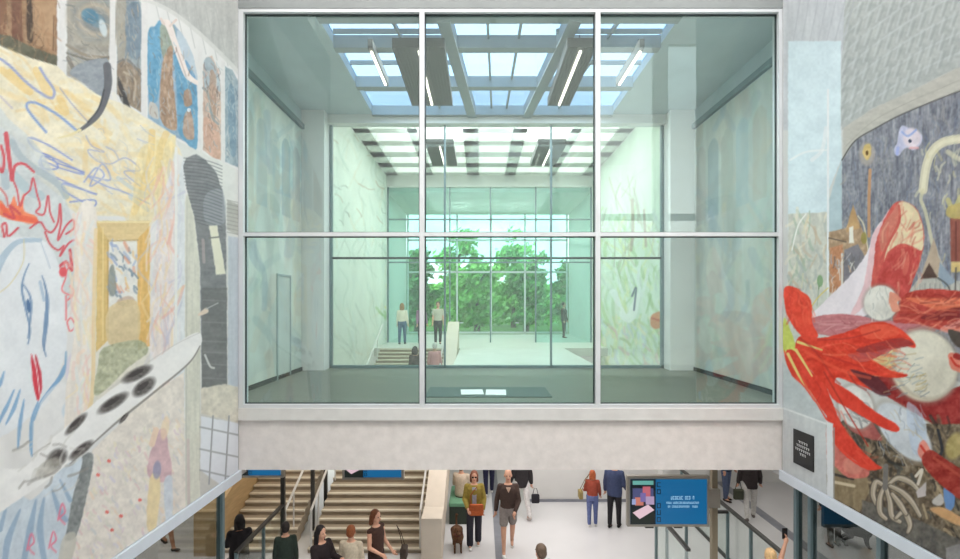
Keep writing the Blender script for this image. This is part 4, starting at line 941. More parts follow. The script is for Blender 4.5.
    # big flower, upper petal and fingers
    P([(784, 290), (789, 286), (798, 289), (808, 296), (812, 306), (812, 322), (818, 336), (808, 340), (796, 330), (786, 312)], (232, 72, 52), 1, True, 12, 114, (8, 5))
    P([(784, 318), (792, 334), (797, 346), (806, 350), (784, 352)], (206, 214, 108), 1, True, 14)
    P([(800, 336), (820, 338), (846, 332), (866, 324), (884, 322), (902, 330), (914, 342), (914, 348), (902, 346), (880, 350), (856, 350), (870, 358), (890, 370), (908, 375), (896, 378), (876, 376), (862, 372), (850, 370), (864, 384), (872, 390), (850, 382), (836, 378), (832, 392), (812, 372), (796, 352)], OR, 1, True, 20, 115, (10, 5))
    P([(856, 350), (880, 342), (900, 338), (914, 344), (900, 348), (876, 352)], (156, 56, 56), .85); P([(848, 354), (872, 352), (894, 348), (876, 358), (860, 362)], (196, 94, 92), .8); P([(862, 328), (884, 324), (900, 332), (888, 338), (866, 338)], (238, 96, 70), .8)
    P([(826, 380), (838, 384), (856, 396), (876, 412), (896, 424), (899, 431), (888, 430), (868, 420), (848, 408), (832, 398)], (224, 64, 46), 1, True, 12, 116)
    P([(786, 352), (796, 352), (812, 372), (826, 386), (832, 402), (842, 424), (858, 446), (874, 462), (882, 468), (870, 468), (852, 458), (836, 442), (826, 418), (812, 394), (796, 374)], (222, 64, 46), 1, True, 14, 117, (6, 8)); P([(786, 356), (792, 362), (816, 400), (824, 412), (806, 394), (790, 372)], (232, 106, 72), .9)
    for pts in ([(788, 354), (800, 378), (804, 386)], [(796, 350), (806, 366), (812, 376)], [(798, 342), (810, 346), (822, 350)]): Ln(pts, [3, 1.4], (232, 214, 130), .95)
    Ln([(812, 350), (840, 360), (876, 372)], 2, (196, 46, 36), .7); Ln([(818, 340), (850, 338), (880, 330)], 1.6, (190, 50, 44), .7); Ln([(824, 372), (846, 410), (868, 446)], 1.6, (180, 46, 36), .7)
    m.dabs((800, 330, 906, 376), 90, [(240, 110, 78), (198, 48, 38), (232, 88, 60), (206, 60, 50), (244, 140, 104)], 16, 1.6, 14, 211, .45, lambda x, y: 336 < y < 374 and y < 348 + (x - 800)*.3 and y > 352 - (x - 800)*.22)
    m.dabs((796, 370, 872, 466), 90, [(240, 104, 74), (190, 46, 38), (228, 80, 58), (206, 56, 44)], 18, 1.8, 52, 212, .45, lambda x, y: abs(y - (366 + (x - 800)*1.38)) < 9)
    m.dabs((786, 290, 812, 334), 40, [(246, 104, 76), (206, 54, 42), (240, 86, 62)], 12, 1.8, 65, 213, .45, lambda x, y: x > 786 + max(0, (y - 312)*.4) and y > 292 + max(0, x - 800)*.6)
    Ln([(800, 338), (816, 352), (832, 376), (840, 384)], 2.2, (178, 44, 36), .5); Ln([(848, 372), (856, 384), (866, 390)], 2, (150, 40, 40), .5); Ln([(806, 352), (824, 362), (846, 372), (870, 378)], 3, (240, 100, 70), .5)
    # pale wall end with its pilaster
    P([(783, 376), (796, 376), (812, 396), (826, 420), (827, 500), (783, 480)], (200, 203, 204), 1, False, 8, 118, (3, 20)); P([(783, 362), (796, 378), (812, 398), (827, 416), (827, 424), (783, 408)], (192, 198, 200), 1, False); Ln([(783, 408), (827, 424)], 1.8, (222, 224, 224), 1, False)
    P([(784, 350), (796, 374), (812, 396), (828, 420), (838, 442), (854, 460), (874, 466), (882, 468), (868, 470), (848, 458), (832, 440), (824, 416), (806, 390), (790, 372)], (224, 68, 48), 1, True, 14, 119)
    P([(826, 420), (833, 424), (834, 500), (827, 496)], (222, 224, 226), 1, False, 4); Ln([(834, 428), (834, 500)], 1.4, (150, 146, 140), 1, False)
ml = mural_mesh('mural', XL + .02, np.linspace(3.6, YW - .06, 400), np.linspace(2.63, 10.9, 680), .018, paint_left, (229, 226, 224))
tag(ml, 'tall pale mural on the left wall with yellow scribbles, arched panels, white paddle', 'mural')
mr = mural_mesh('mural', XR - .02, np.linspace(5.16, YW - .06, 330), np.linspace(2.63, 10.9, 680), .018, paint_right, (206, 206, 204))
tag(mr, 'tall painted mural on the right wall with giant red flowers under a grey vault', 'mural')

def paint_inner(m):
    n = fbm(m.Y*1.6, m.Z*.9, 5) - .47; n2 = fbm(m.Y*5, m.Z*1.3, 9) - .47
    m.c += (n*40)[:, None] + (n2*26)[:, None]
    r = random.Random(8)
    for _ in range(150):
        x = r.choice([r.uniform(245, 330), r.uniform(690, 780)]); y = r.uniform(60, 390)
        m.dabs((x, y, x + 1, y + 1), 1, [(176, 196, 196), (226, 226, 216), (204, 190, 180), (160, 176, 190), (222, 206, 186), (196, 214, 200)], 46, 7, 88, r.randrange(9999), .35)
    for z0 in range(3):
        pass
    # row of arched pale panels
    for k in range(6):
        y0 = 8.75 + k*.64
        msk = (m.Y > y0) & (m.Y < y0 + .5) & (m.Z > 7.4) & (m.Z < 9.2 - 3*np.abs(m.Y - y0 - .25)**2)
        m.c[msk] = m.c[msk]*.6 + np.array([(150, 170, 176), (196, 186, 168), (170, 190, 196), (186, 190, 176), (140, 160, 170), (190, 178, 170)][k])*.4
mi = mural_mesh('mural', -4.48, np.linspace(8.7, 12.55, 160), np.linspace(UP + .1, 9.75, 240), .015, paint_inner, (222, 226, 218))
tag(mi, 'faded pastel mural on the left side wall inside the glazed bridge', 'mural')
mi2 = mural_mesh('mural', 5.39, np.linspace(8.7, 12.55, 120), np.linspace(UP + .1, 9.75, 200), .015, paint_inner, (206, 208, 200))
tag(mi2, 'faded grey and beige mural on the right side wall inside the glazed bridge', 'mural')

def paint_hall_left(m):
    n = fbm(m.Y*1.2, m.Z*1.1, 15) - .47
    m.c += (n*22)[:, None]
    m.dabs((333, 128, 420, 366), 230, [(206, 220, 206), (236, 238, 226), (190, 206, 196), (226, 216, 196), (214, 226, 226), (178, 190, 180)], 22, 1.6, 84, 50, .4)
    m.dabs((380, 280, 400, 350), 20, [(226, 214, 130), (150, 190, 120)], 9, 2, 70, 51, .6)
    m.dabs((335, 135, 385, 230), 16, [(150, 160, 150), (190, 170, 150)], 8, 1, 30, 52, .8)
mh = mural_mesh('mural', -3.985, np.linspace(YB + .25, 21.3, 170), np.linspace(2.7, 10.8, 240), .013, paint_hall_left, (232, 236, 228))
tag(mh, 'nearly white mural on the left wall of the far hall above the stairs', 'mural')
def paint_hall_right(m):
    n = fbm(m.Y*1.2, m.Z*1.1, 25) - .47
    m.c += (n*24)[:, None]
    m.dabs((594, 220, 668, 372), 260, [(176, 206, 140), (206, 224, 190), (226, 226, 160), (150, 186, 130), (230, 234, 226), (190, 200, 200), (214, 226, 214)], 24, 2.6, 82, 60, .5)
    m.dabs((600, 180, 668, 260), 36, [(196, 190, 176), (206, 216, 206), (176, 170, 160)], 34, 1.6, 88, 61, .6)
    m.dabs((600, 320, 668, 372), 60, [(226, 196, 196), (200, 210, 226), (236, 226, 196), (180, 196, 150)], 10, 2.4, 60, 62, .7)
    P, Ln = m.poly, m.line
    P([(622, 306), (626, 314), (630, 308), (634, 298), (640, 290), (638, 312), (632, 322), (626, 322), (620, 316)], (240, 240, 238), .95); Ln([(632, 296), (636, 288), (634, 310)], 2, (90, 96, 120), .8)
    P([(610, 292), (616, 290), (622, 308), (616, 304)], (236, 238, 240), .9)
    for pts in ([(640, 262), (638, 282), (642, 296)], [(648, 270), (644, 290)], [(626, 268), (632, 290)], [(616, 270), (622, 292)]): Ln(pts, 3, (228, 232, 232), .8)
    P([(651, 316), (661, 312), (664, 326), (652, 328)], (226, 140, 100), .9); Ln([(652, 318), (663, 322)], 1.6, (200, 80, 60)); Ln([(632, 200), (633, 228), (631, 250)], 3, (170, 140, 130), .6); Ln([(644, 210), (646, 246)], 2.4, (176, 150, 140), .6)
mhr = mural_mesh('mural', 4.8, np.linspace(YB + .25, 21.3, 200), np.linspace(2.7, 10.8, 260), .013, paint_hall_right, (220, 232, 218))
tag(mhr, 'pale green garden mural with white blooms on the right wall of the far hall', 'mural')
# ---------------------------------------------------------------- people
SKIN = mat('skin', (214, 164, 138), 0.55, 0.05, 20); SKIN2 = mat('skin_tan', (186, 132, 104), 0.55, 0.05, 20)
EYEM = mat('eye_dark', (40, 34, 32), 0.2, 0.05, 5); LIPM = mat('lip', (176, 96, 92), 0.5, 0.05, 10)
_cl = {}
def cloth(c, n=None):
    k = 'cloth_%02x%02x%02x' % c
    return mat(k, c, 0.85, 0.14, 24, 0.15)
def fuse(mb, vox, name, smooth=3):
    """one closed continuous surface grown over overlapping rounded volumes"""
    me = mb.mesh('tmp'); o = bpy.data.objects.new('tmp', me); COL.objects.link(o)
    r = o.modifiers.new('r', 'REMESH'); r.mode = 'VOXEL'; r.voxel_size = vox; r.use_smooth_shade = True
    if smooth:
        s = o.modifiers.new('s', 'SMOOTH'); s.factor = .5; s.iterations = smooth
    dg = bpy.context.evaluated_depsgraph_get(); dg.update()
    out = bpy.data.meshes.new_from_object(o.evaluated_get(dg)); out.name = name
    bpy.data.objects.remove(o); bpy.data.meshes.remove(me)
    return out
def put(name, me, m, parent):
    o = bpy.data.objects.new(name, me); COL.objects.link(o); me.materials.clear(); me.materials.append(m)
    for p in me.polygons: p.use_smooth = True
    o.parent = parent
    return o
def add_tubes(me, tubes):
    bm = bmesh.new(); bm.from_mesh(me); mb = MB(); mb.bm.free(); mb.bm = bm
    for pts, r in tubes:
        mb.tube(pts, r, 7)
    bm.to_mesh(me); bm.free()
def person(loc, rz, H, label, *a, iw=.045, iz=.08, wide=0, **k_):
    return person_(loc, rz, H, label, *a, iw=iw, iz=iz, wide=wide, **k_)
def person_(loc, rz, H, label, top=(120,120,120), bottom=(60,60,60), hair=(90,64,44), hairstyle='short', skin=None, shoes=(60,56,54), legs=((6, 4), (-4, 6)),
           arms=((4, 8, 12), (4, 8, 12)), lower='trousers', sleeve='long', topkind='jacket', inner=None, build=1.0, head=(0, 0), vox=.016, glasses=False, sit=False, stripes=None, lean=0, iw=.045, iz=.08, wide=0):
    sk = skin or SKIN
    k = H / 1.75
    t = thing('person', label, 'person', loc, rz)
    V = Vector
    # skeleton: front is -Y
    hip = .92; hx = .09
    L = []
    for i, s in enumerate((-1, 1)):
        a, kn = [math.radians(v) for v in legs[i]]
        h = V((s*hx, 0, 0)); knee = h + V((s*.008, -math.sin(a)*.43, -math.cos(a)*.43)); b = a - kn
        ank = knee + V((0, -math.sin(b)*.41, -math.cos(b)*.41)); L.append([h, knee, ank, b])
    low = min(l[2].z for l in L) - .075
    if not sit:
        pz = -low
    else: pz = sit / k + .09
    for l in L:
        for j in range(3): l[j] = l[j] + V((0, 0, pz))
    bt = math.radians(lean)
    def up(x, y, z):  # torso point, z above the hips
        return V((x, y*math.cos(bt) - z*math.sin(bt), pz + z*math.cos(bt) + y*math.sin(bt)))
    sh = []
    for i, s in enumerate((-1, 1)):
        f, o_, e_ = [math.radians(v) for v in arms[i][:3]]; inw = math.radians(arms[i][3]) if len(arms[i]) > 3 else 0
        S = up(s*.168*build, .01, .478)
        el = S + V((s*math.sin(o_), -math.sin(f)*math.cos(o_), -math.cos(f)*math.cos(o_)))*.29
        g = f + e_
        d2 = V((s*math.sin(o_*.5 - inw), -math.sin(g)*math.cos(o_*.5 - inw), -math.cos(g)*math.cos(o_*.5 - inw)))
        wr = el + d2*.25; sh.append((S, el, wr, d2))
    hy, hp = [math.radians(v) for v in head]
    HM = Matrix.Rotation(hy, 3, 'Z') @ Matrix.Rotation(-hp + bt*.5, 3, 'X')
    neck = up(0, .015, .56); hc = neck + HM @ V((0, -.015, .145))
    hd = lambda x, y, z: hc + HM @ V((x, y, z))
    sc = lambda p: V(p)*k
    # ---- body
    b = MB()
    def C(mb, a, c, r1, r2): mb.cap(sc(a), sc(c), r1*k, r2*k)
    def torso(mb, ex, z0=-.06, z1=.54, belly=0):
        prof = [(-.08, .150, .105), (.0, .168, .118), (.12, .152, .108), (.24, .155, .112), (.36, .170, .122), (.44, .168, .112), (.50, .122, .088), (.53, .085, .07), (.56, .06, .058)]
        zs_ = [z for z in np.linspace(z0, z1, 9)]
        rings = []
        for z in zs_:
            rx = np.interp(z, [p[0] for p in prof], [p[1] for p in prof])*build + ex; ry = np.interp(z, [p[0] for p in prof], [p[2] for p in prof]) + ex + belly*max(0, 1 - abs(z - .15)/.2)*.03
            rings.append([mb.bm.verts.new(sc(up(rx*math.cos(2*PI*q/18), ry*math.sin(2*PI*q/18), z))) for q in range(18)])
        for r0, r1 in zip(rings, rings[1:]):
            for q in range(18): mb.bm.faces.new((r0[q], r0[(q+1) % 18], r1[(q+1) % 18], r1[q]))
        mb.bm.faces.new(list(reversed(rings[0]))); mb.bm.faces.new(rings[-1])
    torso(b, 0)
    C(b, up(0, .015, .50), hd(0, .01, -.06), .06, .052)
    for S, el, wr, d2 in sh:
        C(b, up(0, .0, .47), S, .056, .05); C(b, S, el, .048, .039); C(b, el, wr, .042, .028); C(b, wr, wr + d2*.07, .028, .034)
    for h, kn, an, bb in L:
        C(b, h, kn, .085, .056); C(b, kn, an, .057, .036); C(b, an, an + V((0, -.10, -.045)), .036, .03)
    b.ell(sc(hd(0, .012, .03)), (.076*k, .094*k, .098*k), HM); b.ell(sc(hd(0, -.022, -.045)), (.058*k, .066*k, .068*k), HM)
    C(b, hd(0, -.085, .0), hd(0, -.108, -.028), .010, .015)
    for s in (-1, 1): b.ell(sc(hd(s*.077, .01, -.012)), (.012*k, .022*k, .034*k), HM)
    me = fuse(b, vox*k*.85, 'body', 2)
    tubes = []
    for i, (S, el, wr, d2) in enumerate(sh):
        s = (-1, 1)[i]; side = V((0, -1, 0)) if abs(d2.y) < .75 else V((-s, 0, .2)).normalized()
        side = (side - d2*side.dot(d2)).normalized(); pn = d2.cross(side).normalized()*(-s if abs(d2.y) < .75 else s)
        pal = wr + d2*.085
        for j, (o_, ln) in enumerate(((.027, .068), (.009, .078), (-.009, .072), (-.025, .056))):
            p0 = pal + side*o_ - d2*.015; p1 = p0 + d2*ln*.5 + pn*.006; p2 = p1 + d2*ln*.34 + pn*.020; p3 = p2 + d2*ln*.12 + pn*.022
            tubes.append(([sc(p0), sc(p1), sc(p2), sc(p3)], [.0095*k, .009*k, .008*k, .005*k]))
        p0 = wr + d2*.03 + side*.022; p1 = p0 + side*.026 + d2*.022 + pn*.01; p2 = p1 + d2*.032 + side*.006 + pn*.012
        tubes.append(([sc(p0), sc(p1), sc(p2)], [.012*k, .0105*k, .007*k]))
    add_tubes(me, tubes)
    put('body', me, sk, t)
    for s in (-1, 1):
        MB().ell(sc(hd(s*.032, -.079, .008)), (.012*k, .008*k, .008*k), HM, 8, 6).build('eye', EYEM, t, smooth=True)
    MB().ell(sc(hd(0, -.083, -.060)), (.024*k, .010*k, .008*k), HM, 8, 6).build('lips', LIPM, t, smooth=True)
    if glasses:
        g = MB()
        for s in (-1, 1): g.ell(sc(hd(s*.033, -.096, .008)), (.026*k, .006*k, .02*k), HM, 10, 6)
        g.tube([sc(hd(-.06, -.096, .014)), sc(hd(.06, -.096, .014))], .004*k, 5)
        for s in (-1, 1): g.tube([sc(hd(s*.06, -.094, .014)), sc(hd(s*.084, .01, .012))], .004*k, 5)
        g.build('glasses', EYEM, t)
    # ---- hair
    hm = mat('hair_%02x%02x%02x' % hair, hair, .6, .25, 40, .3)
    if hairstyle == 'bald':
        h_ = MB(); h_.ell(sc(hd(0, .045, -.01)), (.079*k, .066*k, .05*k), HM)
        put('hair', fuse(h_, .012*k, 'hair', 1), hm, t)
    else:
        h_ = MB(); h_.ell(sc(hd(0, .026, .047)), (.086*k, .098*k, .092*k), HM); h_.ell(sc(hd(0, .055, -.01)), (.082*k, .066*k, .085*k), HM)
        for s in (-1, 1): h_.ell(sc(hd(s*.062, .02, .02)), (.026*k, .05*k, .06*k), HM)
        if hairstyle in ('long', 'bob'):
            ln = -.30 if hairstyle == 'long' else -.13
            for x in (-.055, 0, .055): C(h_, hd(x, .06, 0), hd(x*1.15, .075, ln), .05, .038)
            for s in (-1, 1): C(h_, hd(s*.07, .02, .03), hd(s*.082, .02, ln*.8), .028, .022)
        if hairstyle == 'pony': C(h_, hd(0, .10, .03), hd(0, .12, -.16), .03, .02)
        put('hair', fuse(h_, .012*k, 'hair', 2), hm, t)
    # ---- clothes
    tm = cloth(top); g = MB()
    lowz = {'jacket': -.12, 'shirt': -.04, 'coat': -.34, 'dress': -.05}[topkind] if not sit else -.06
    torso(g, .022 if topkind in ('jacket', 'coat') else .013, max(lowz, -.14), .525)
    if topkind == 'coat' and not sit:
        g.loft([(0, 0, (pz - .36)*k, .21*k, .16*k), (0, 0, (pz - .05)*k, .185*k, .135*k)])
    for S, el, wr, d2 in sh:
        ex = .016 if topkind in ('jacket', 'coat') else .010
        C(g, up(0, 0, .47), S, .060 + ex*.4, .052 + ex*.4)
        if sleeve != 'none':
            C(g, S, el, .050 + ex, .044 + ex) if sleeve == 'long' else C(g, S, S.lerp(el, .6), .058 + ex, .052 + ex)
            if sleeve == 'long': C(g, el, wr - d2*.02, .046 + ex, .034 + ex)
    put('top', fuse(g, vox*k, 'top', 2), tm, t)
    if inner:
        q = MB(); q.prism([sc(up(-.05, -.125, .49)), sc(up(.05, -.125, .49)), sc(up(iw, -.158, iz)), sc(up(-iw, -.158, iz))], (0, .03, 0)); q.build('shirt_front', cloth(inner), t, bevel=.006)
    lm = cloth(bottom); g = MB()
    torso(g, .014, -.10, .07)
    cut = {'trousers': 1.0, 'shorts': .0, 'crop': .6}[lower]
    for h, kn, an, bb in L:
        C(g, h + V((0, 0, .02)), h.lerp(kn, 1 if cut else .62), .100, .072 + wide*.5 if cut else .092)
        if cut: C(g, kn, kn.lerp(an, cut*.93), .070 + wide*.5, .056 + wide)
    put('shorts' if lower == 'shorts' else 'trousers', fuse(g, vox*k, 'trousers', 2), lm, t)
    if stripes:
        q = MB()
        for h, kn, an, bb in L:
            for s in (-.03, .03): q.tube([sc(h + V((s, -.1, -.1))), sc(kn + V((s, -.076, 0))), sc(an + V((s, -.058, .06)))], .006*k, 5)
        q.build('stripe', cloth(stripes), t)
    sm = cloth(shoes)
    for h, kn, an, bb in L:
        g = MB(); tilt = Matrix.Rotation(min(.5, max(-.5, -bb)) if not sit else 0, 3, 'X')
        for off, rr_ in (((0, .03, -.035), (.040, .05, .042)), ((0, -.05, -.045), (.043, .075, .034)), ((0, -.12, -.05), (.042, .06, .026))):
            g.ell(sc(an + tilt @ V(off)), (rr_[0]*k, rr_[1]*k, rr_[2]*k))
        put('shoe', fuse(g, .012*k, 'shoe', 1), sm, t)
    t['_'] = 0; del t['_']
    return t, dict(hands=[Matrix.Translation(loc) @ Matrix.Rotation(rz, 4, 'Z') @ sc(x[2] + x[3]*.09) for x in sh])
def rad(d): return math.radians(d)
def place(x, y, Y): return ((x - 480)*Y/FPX, Y, 0)
BACKV = PI
# lower hall, walking towards the camera
person((-.13, 11.1, 0), .05, 1.68, 'woman in an open mustard jacket and dark trousers walking, orange bag at her front', (148, 130, 58), (52, 52, 62), (124, 72, 50), 'bob', None, (226, 224, 220), ((8, 4), (-6, 4)), ((10, 10, 50, 20), (6, 12, 40, 14)), inner=(168, 170, 182), glasses=True, wide=.022, vox=.013)
ob = thing('shoulder_bag', 'orange brown bag carried in front of the woman in the mustard jacket', 'bag', (-.08, 10.83, .80))
MB().box(-.15, .15, -.05, .05, 0, .24).build('pouch', cloth((186, 96, 52)), ob, bevel=.03); MB().box(-.155, .155, -.062, -.045, .12, .25).build('flap', cloth((170, 84, 44)), ob, bevel=.01)
MB().tube([(-.13, 0, .22), (-.13, .02, .42), (.02, .07, .60)], .01, 6).build('strap', cloth((150, 76, 44)), ob)
person((.61, 10.85, 0), .0, 1.82, 'bald man in a brown zip sweater and grey shorts walking towards us', (74, 58, 52), (142, 134, 130), (150, 140, 130), 'bald', None, (228, 228, 226), ((16, 6), (-12, 16)), ((-10, 12, 10), (12, 10, 34, 26)), 'shorts', 'long', 'shirt', (190, 160, 140), vox=.013, iw=.006, iz=.40)
person((2.72, 12.1, 0), rad(170), 1.37, 'red haired woman in a rust red top and blue jeans seen from behind', (160, 74, 56), (104, 116, 164), (176, 92, 52), 'bob', None, (222, 220, 218), ((3, 2), (-3, 2)), ((8, 10, 30), (8, 10, 60)), topkind='shirt')
sb = thing('shoulder_bag', 'small tan bag at the hip of the woman in the rust red top', 'bag', (2.44, 12.14, .66)); MB().box(-.05, .05, -.1, .1, 0, .2).build('pouch', cloth((150, 132, 84)), sb, bevel=.025); MB().tube([(0, -.08, .18), (.12, -.05, .45), (.22, .0, .60), (.12, .08, .42), (0, .08, .18)], .008, 6).build('strap', cloth((120, 100, 66)), sb)
person((3.24, 12.05, 0), rad(150), 1.68, 'man in a navy jacket and black trousers beside the rust red top', (62, 72, 104), (40, 38, 42), (70, 56, 46), 'short', None, (32, 30, 30), ((4, 2), (-4, 3)), ((6, 10, 40), (4, 10, 10)), build=1.08)
person((1.05, 12.6, 0), rad(200), 1.74, 'person in a black jacket and white trousers walking away behind the bald man', (50, 46, 48), (226, 222, 220), (60, 50, 44), 'short', None, (190, 180, 176), ((-14, 10), (14, 4)), ((-6, 12, 8), (10, 12, 14)))
hb = thing('handbag', 'dark handbag held low by the walker in white trousers', 'bag', (1.38, 12.45, .42)); MB().box(-.1, .1, -.05, .05, 0, .22).build('pouch', cloth((44, 42, 48)), hb, bevel=.03); MB().tube([(-.07, 0, .2), (-.03, 0, .36), (.03, 0, .36), (.07, 0, .2)], .008, 6).build('handle', cloth((36, 34, 38)), hb)
person((.25, 14.1, 0), rad(185), 1.72, 'person in navy striped trousers at the back of the lower hall', (60, 60, 84), (38, 38, 66), (80, 64, 50), 'short', None, (220, 216, 214), ((12, 4), (-10, 8)), stripes=(150, 156, 190))
# bench with a seated person
bn = thing('bench', 'dark green box bench with a lighter green cushion by the pale stair wall', 'bench', (-.47, 12.45, 0))
MB().box(-.28, .28, -.25, .9, .0, .42).build('base', mat('bench_green', (48, 58, 48), .6, .1, 6), bn); MB().box(-.29, .29, -.26, .91, .42, .52).build('cushion', mat('cushion_green', (112, 160, 128), .8, .08, 8), bn, bevel=.02)
person((-.47, 12.62, .0), rad(165), 1.66, 'person in a beige coat sitting on the green bench, seen from behind', (204, 186, 166), (90, 84, 80), (74, 58, 46), 'short', None, (60, 56, 54), ((86, 88), (84, 86)), ((20, 10, 60, 20), (20, 10, 60, 20)), topkind='jacket', sit=.52)
# right side, beyond the balustrade
person((6.75, 12.5, 0), rad(160), 1.74, 'person in a dark jacket and pale trousers beyond the right balustrade', (54, 46, 46), (206, 202, 198), (70, 54, 44), 'short', None, (120, 112, 108), ((12, 4), (-12, 8)), ((10, 12, 20), (6, 12, 10)))
hb2 = thing('handbag', 'dark green handbag at the side of the walker beyond the right balustrade', 'bag', (6.42, 12.42, .52)); MB().box(-.12, .12, -.05, .05, 0, .26).build('pouch', cloth((70, 72, 58)), hb2, bevel=.03); MB().tube([(-.08, 0, .24), (-.04, 0, .42), (.04, 0, .42), (.08, 0, .24)], .008, 6).build('handle', cloth((60, 60, 50)), hb2)
person((6.75, 13.7, 0), rad(30), 1.78, 'person in blue jeans and dark blue top far right, behind the dark jacket', (56, 66, 88), (92, 104, 132), (60, 50, 44), 'short', None, (60, 50, 48), ((4, 2), (-4, 2)))
person((7.86, 11.1, 0), rad(175), 1.76, 'person in dark trousers behind the glass under the red flower mural', (60, 60, 62), (66, 60, 54), (70, 60, 50), 'short', None, (44, 40, 38), ((3, 2), (-3, 2)))
# left side, beyond the partition glass
person((-6.85, 11.05, 0), rad(70), 1.72, 'person in dark shorts walking behind the glass under the paddle mural', (90, 84, 88), (50, 48, 52), (70, 56, 46), 'short', SKIN2, (40, 38, 38), ((18, 4), (-18, 14)), lower='shorts')
person((-7.2, 12.8, 0), rad(40), 1.7, 'person in black trousers far left behind the tan stair wall', (60, 56, 60), (38, 36, 40), (70, 56, 46), 'short', None, (36, 34, 34), ((10, 4), (-8, 6)))
bb2 = thing('bench', 'low grey bench by the left glass balustrade', 'bench', (-4.6, 9.35, 0)); MB().box(-.3, .3, -.3, .6, .38, .46).build('seat', STRIP, bb2, bevel=.015)
for sx in (-.25, .25):
    for sy in (-.25, .55): MB().box(sx - .025, sx + .025, sy - .025, sy + .025, 0, .38).build('leg', DARKM, bb2)
person((-4.62, 9.6, 0), rad(-150), 1.68, 'dark haired person in black sitting behind the left balustrade', (38, 34, 38), (50, 46, 50), (30, 24, 24), 'bob', SKIN2, (40, 38, 38), ((86, 88), (84, 86)), ((24, 8, 50, 20), (24, 8, 50, 20)), topkind='jacket', sit=.46)
# foreground at the foot of the stairs
person((-2.68, 8.45, 0), rad(60), 1.64, 'woman with long black hair in dark clothes, left of the beige shirt', (40, 30, 32), (36, 30, 34), (26, 20, 22), 'long', None, (40, 36, 36), ((3, 2), (-3, 2)), ((20, 10, 80, 20), (20, 10, 80, 20)), vox=.013)
person((-2.22, 8.62, 0), rad(175), 1.58, 'person with short auburn hair in a beige shirt seen from behind at the bottom edge', (196, 182, 160), (90, 84, 80), (134, 74, 38), 'short', None, (60, 56, 54), ((3, 2), (-3, 2)), topkind='shirt', vox=.013)
person((-1.88, 9.05, 0), rad(60), 1.66, 'woman in a sleeveless dark brown dress facing left at the foot of the stairs', (66, 44, 36), (58, 40, 34), (112, 66, 40), 'bob', None, (60, 46, 40), ((3, 2), (-3, 2)), ((6, 8, 70, 10), (4, 10, 40, 0)), 'trousers', 'none', 'shirt', vox=.013)
sb3 = thing('shoulder_bag', 'dark bag hanging behind the woman in the sleeveless brown dress', 'bag', (-1.40, 9.2, .70)); MB().box(-.06, .06, -.12, .12, 0, .22).build('pouch', cloth((58, 48, 40)), sb3, bevel=.025); MB().tube([(0, -.1, .2), (-.06, -.05, .45), (-.13, -.02, .62), (-.06, .05, .45), (0, .1, .2)], .007, 6).build('strap', cloth((70, 56, 46)), sb3)
person((.93, 7.72, 0), rad(-150), 1.69, 'lone grey brown haired person in a grey jacket at the bottom edge', (96, 92, 90), (60, 58, 60), (112, 92, 76), 'short', None, (60, 56, 54), ((3, 2), (-3, 2)), vox=.013)
person((-3.5, 9.0, 0), rad(200), 1.47, 'short dark haired person in dark green close to the rail of the left balustrade', (46, 58, 50), (44, 48, 46), (40, 34, 32), 'short', None, (50, 48, 46), ((3, 2), (-3, 2)), topkind='shirt')
pp, inf = person((4.42, 7.62, 0), rad(172), 1.67, 'blonde person in an orange top raising a phone by the right wall', (196, 84, 50), (70, 66, 70), (226, 186, 134), 'short', None, (60, 56, 54), ((3, 2), (-3, 2)), ((105, 20, 60, -12), (20, 10, 40)), topkind='shirt', sleeve='short', vox=.013)
ph = thing('smartphone', 'black smartphone held up by the blonde person in orange', 'phone', (4.69, 7.66, 1.72), .1)
MB().box(-.045, .045, -.005, .005, 0, .17).build('case', mat('phone_black', (34, 32, 36), .4, .05, 5), ph, bevel=.004); MB().box(-.012, -.0, -.009, -.005, .135, .155).build('camera_lens', mat('lens_brown', (70, 50, 44), .2, .05, 5), ph)
ph.location = inf['hands'][0] + Vector((-.01, .035, -.02))
# on the stairs and in the upper hall
def stair_z(y): return (int((y - Y0)/TR) + 1)*RISE
person((-2.05, 15.85, stair_z(15.85)), rad(160), 1.64, 'dark haired person climbing the broad stairs, only the head and shoulders showing', (66, 54, 52), (60, 58, 62), (44, 36, 34), 'bob', None, (50, 46, 44), ((4, 2), (-4, 2)), topkind='shirt')
person((-1.47, 16.2, stair_z(16.2)), rad(190), 1.62, 'white haired person with a pink top climbing the broad stairs', (214, 150, 150), (96, 92, 100), (218, 214, 208), 'short', None, (60, 56, 54), ((4, 2), (-4, 2)), topkind='shirt')
person((-3.22, 20.7, UP), rad(175), 1.70, 'person in a white top and blue jeans seen from behind above the stairs', (232, 222, 206), (70, 98, 128), (150, 112, 74), 'bob', None, (60, 60, 66), ((6, 3), (-6, 3)), topkind='shirt')
person((-1.74, 20.7, UP), rad(10), 1.76, 'person in a patterned pale shirt and black trousers facing us above the stairs', (190, 186, 170), (36, 38, 44), (70, 58, 50), 'short', None, (44, 40, 40), ((3, 2), (-3, 2)), sleeve='short', topkind='shirt')
person((-2.45, 20.9, UP), rad(30), 1.70, 'person in a mauve top half hidden by the left mullion above the stairs', (150, 110, 140), (44, 46, 60), (80, 60, 50), 'bob', None, (44, 40, 40), ((3, 2), (-3, 2)), topkind='shirt')
person((4.1, 24.4, UP), rad(60), 1.74, 'dark clothed person standing near the right end of the entrance doors', (40, 46, 50), (36, 40, 44), (40, 34, 32), 'short', None, (40, 40, 40), ((3, 2), (-3, 2)))

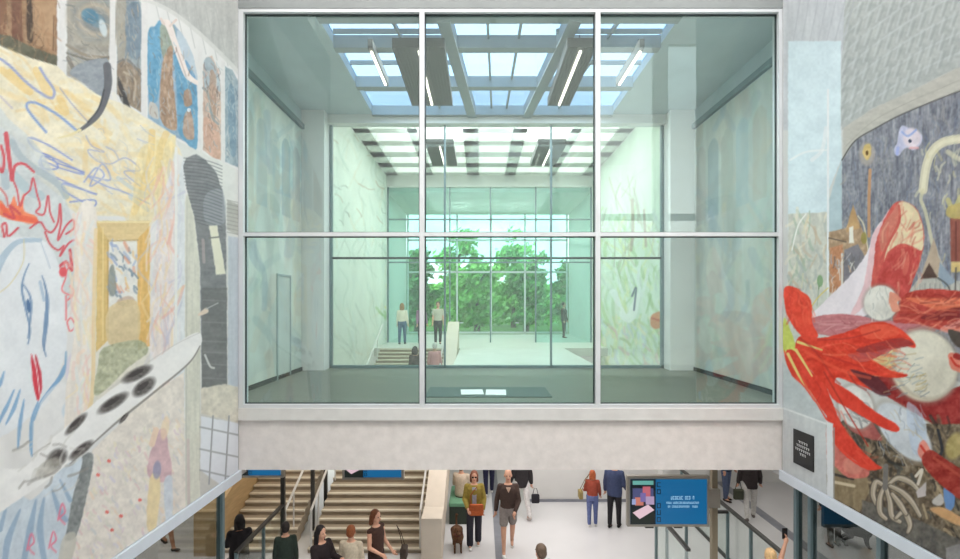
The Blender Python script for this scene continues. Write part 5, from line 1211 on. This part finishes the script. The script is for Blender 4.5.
# ---------------------------------------------------------------- dogs
def dog(loc, rz, k, c, label, curl=True):
    t = thing('dog', label, 'dog', loc, rz); m = mat('fur_%02x%02x%02x' % c, c, .9, .3, 30, .4)
    b = MB(); S = lambda *p: Vector(p)*k
    C = lambda a, d, r1, r2: b.cap(S(*a), S(*d), r1*k, r2*k)
    C((0, -.18, .40), (0, .0, .40), .13, .125); C((0, .0, .40), (0, .2, .42), .12, .10)       # chest to loin
    C((0, -.24, .44), (0, -.36, .60), .085, .065)                                             # neck
    C((0, -.16, .37), (0, .16, .40), .155, .14); b.ell(S(0, -.40, .64), (.075*k, .09*k, .075*k)); C((0, -.45, .62), (0, -.55, .59), .045, .032)   # skull, muzzle
    for s in (-1, 1):
        C((s*.06, -.36, .68), (s*.095, -.37, .58), .03, .02)                                  # hanging ears
        C((s*.08, -.2, .36), (s*.08, -.19, .2), .055, .034); C((s*.08, -.19, .2), (s*.08, -.22, .035), .032, .026); C((s*.08, -.23, .025), (s*.08, -.27, .02), .028, .022)
        C((s*.08, .2, .40), (s*.09, .12, .25), .085, .05); C((s*.09, .12, .25), (s*.085, .27, .15), .045, .028); C((s*.085, .27, .15), (s*.085, .24, .03), .028, .024); C((s*.085, .23, .025), (s*.085, .19, .02), .028, .022)
    pts = [(0, .27, .48), (0, .36, .62), (0, .33, .74), (.02, .24, .76)] if curl else [(0, .27, .46), (0, .38, .42), (0, .46, .36)]
    for p, q in zip(pts, pts[1:]): C(p, q, .03, .026)
    put('body', fuse(b, .014*k, 'body', 2), m, t)
    MB().ell(S(0, -.585, .60), (.016*k, .014*k, .013*k)).build('nose', EYEM, t, smooth=True)
    for s in (-1, 1): MB().ell(S(s*.035, -.475, .66), (.011*k, .009*k, .011*k)).build('eye', EYEM, t, smooth=True)
    q = MB(); q.tube([S(.085*math.cos(a*PI/6), -.29 + .03*math.sin(a*PI/6)*0, .52) + S(0, .08*math.sin(a*PI/6), .05*math.sin(a*PI/6)) for a in range(13)], .010*k, 6); q.build('collar', cloth((90, 40, 40)), t)
dog((-.50, 11.0, 0), .12, .86, (96, 66, 44), 'brown dog with raised tail trotting beside the woman in the mustard jacket')
dog((8.35, 11.1, 0), rad(70), .95, (36, 34, 34), 'black dog standing behind the glass under the red flower mural', False)
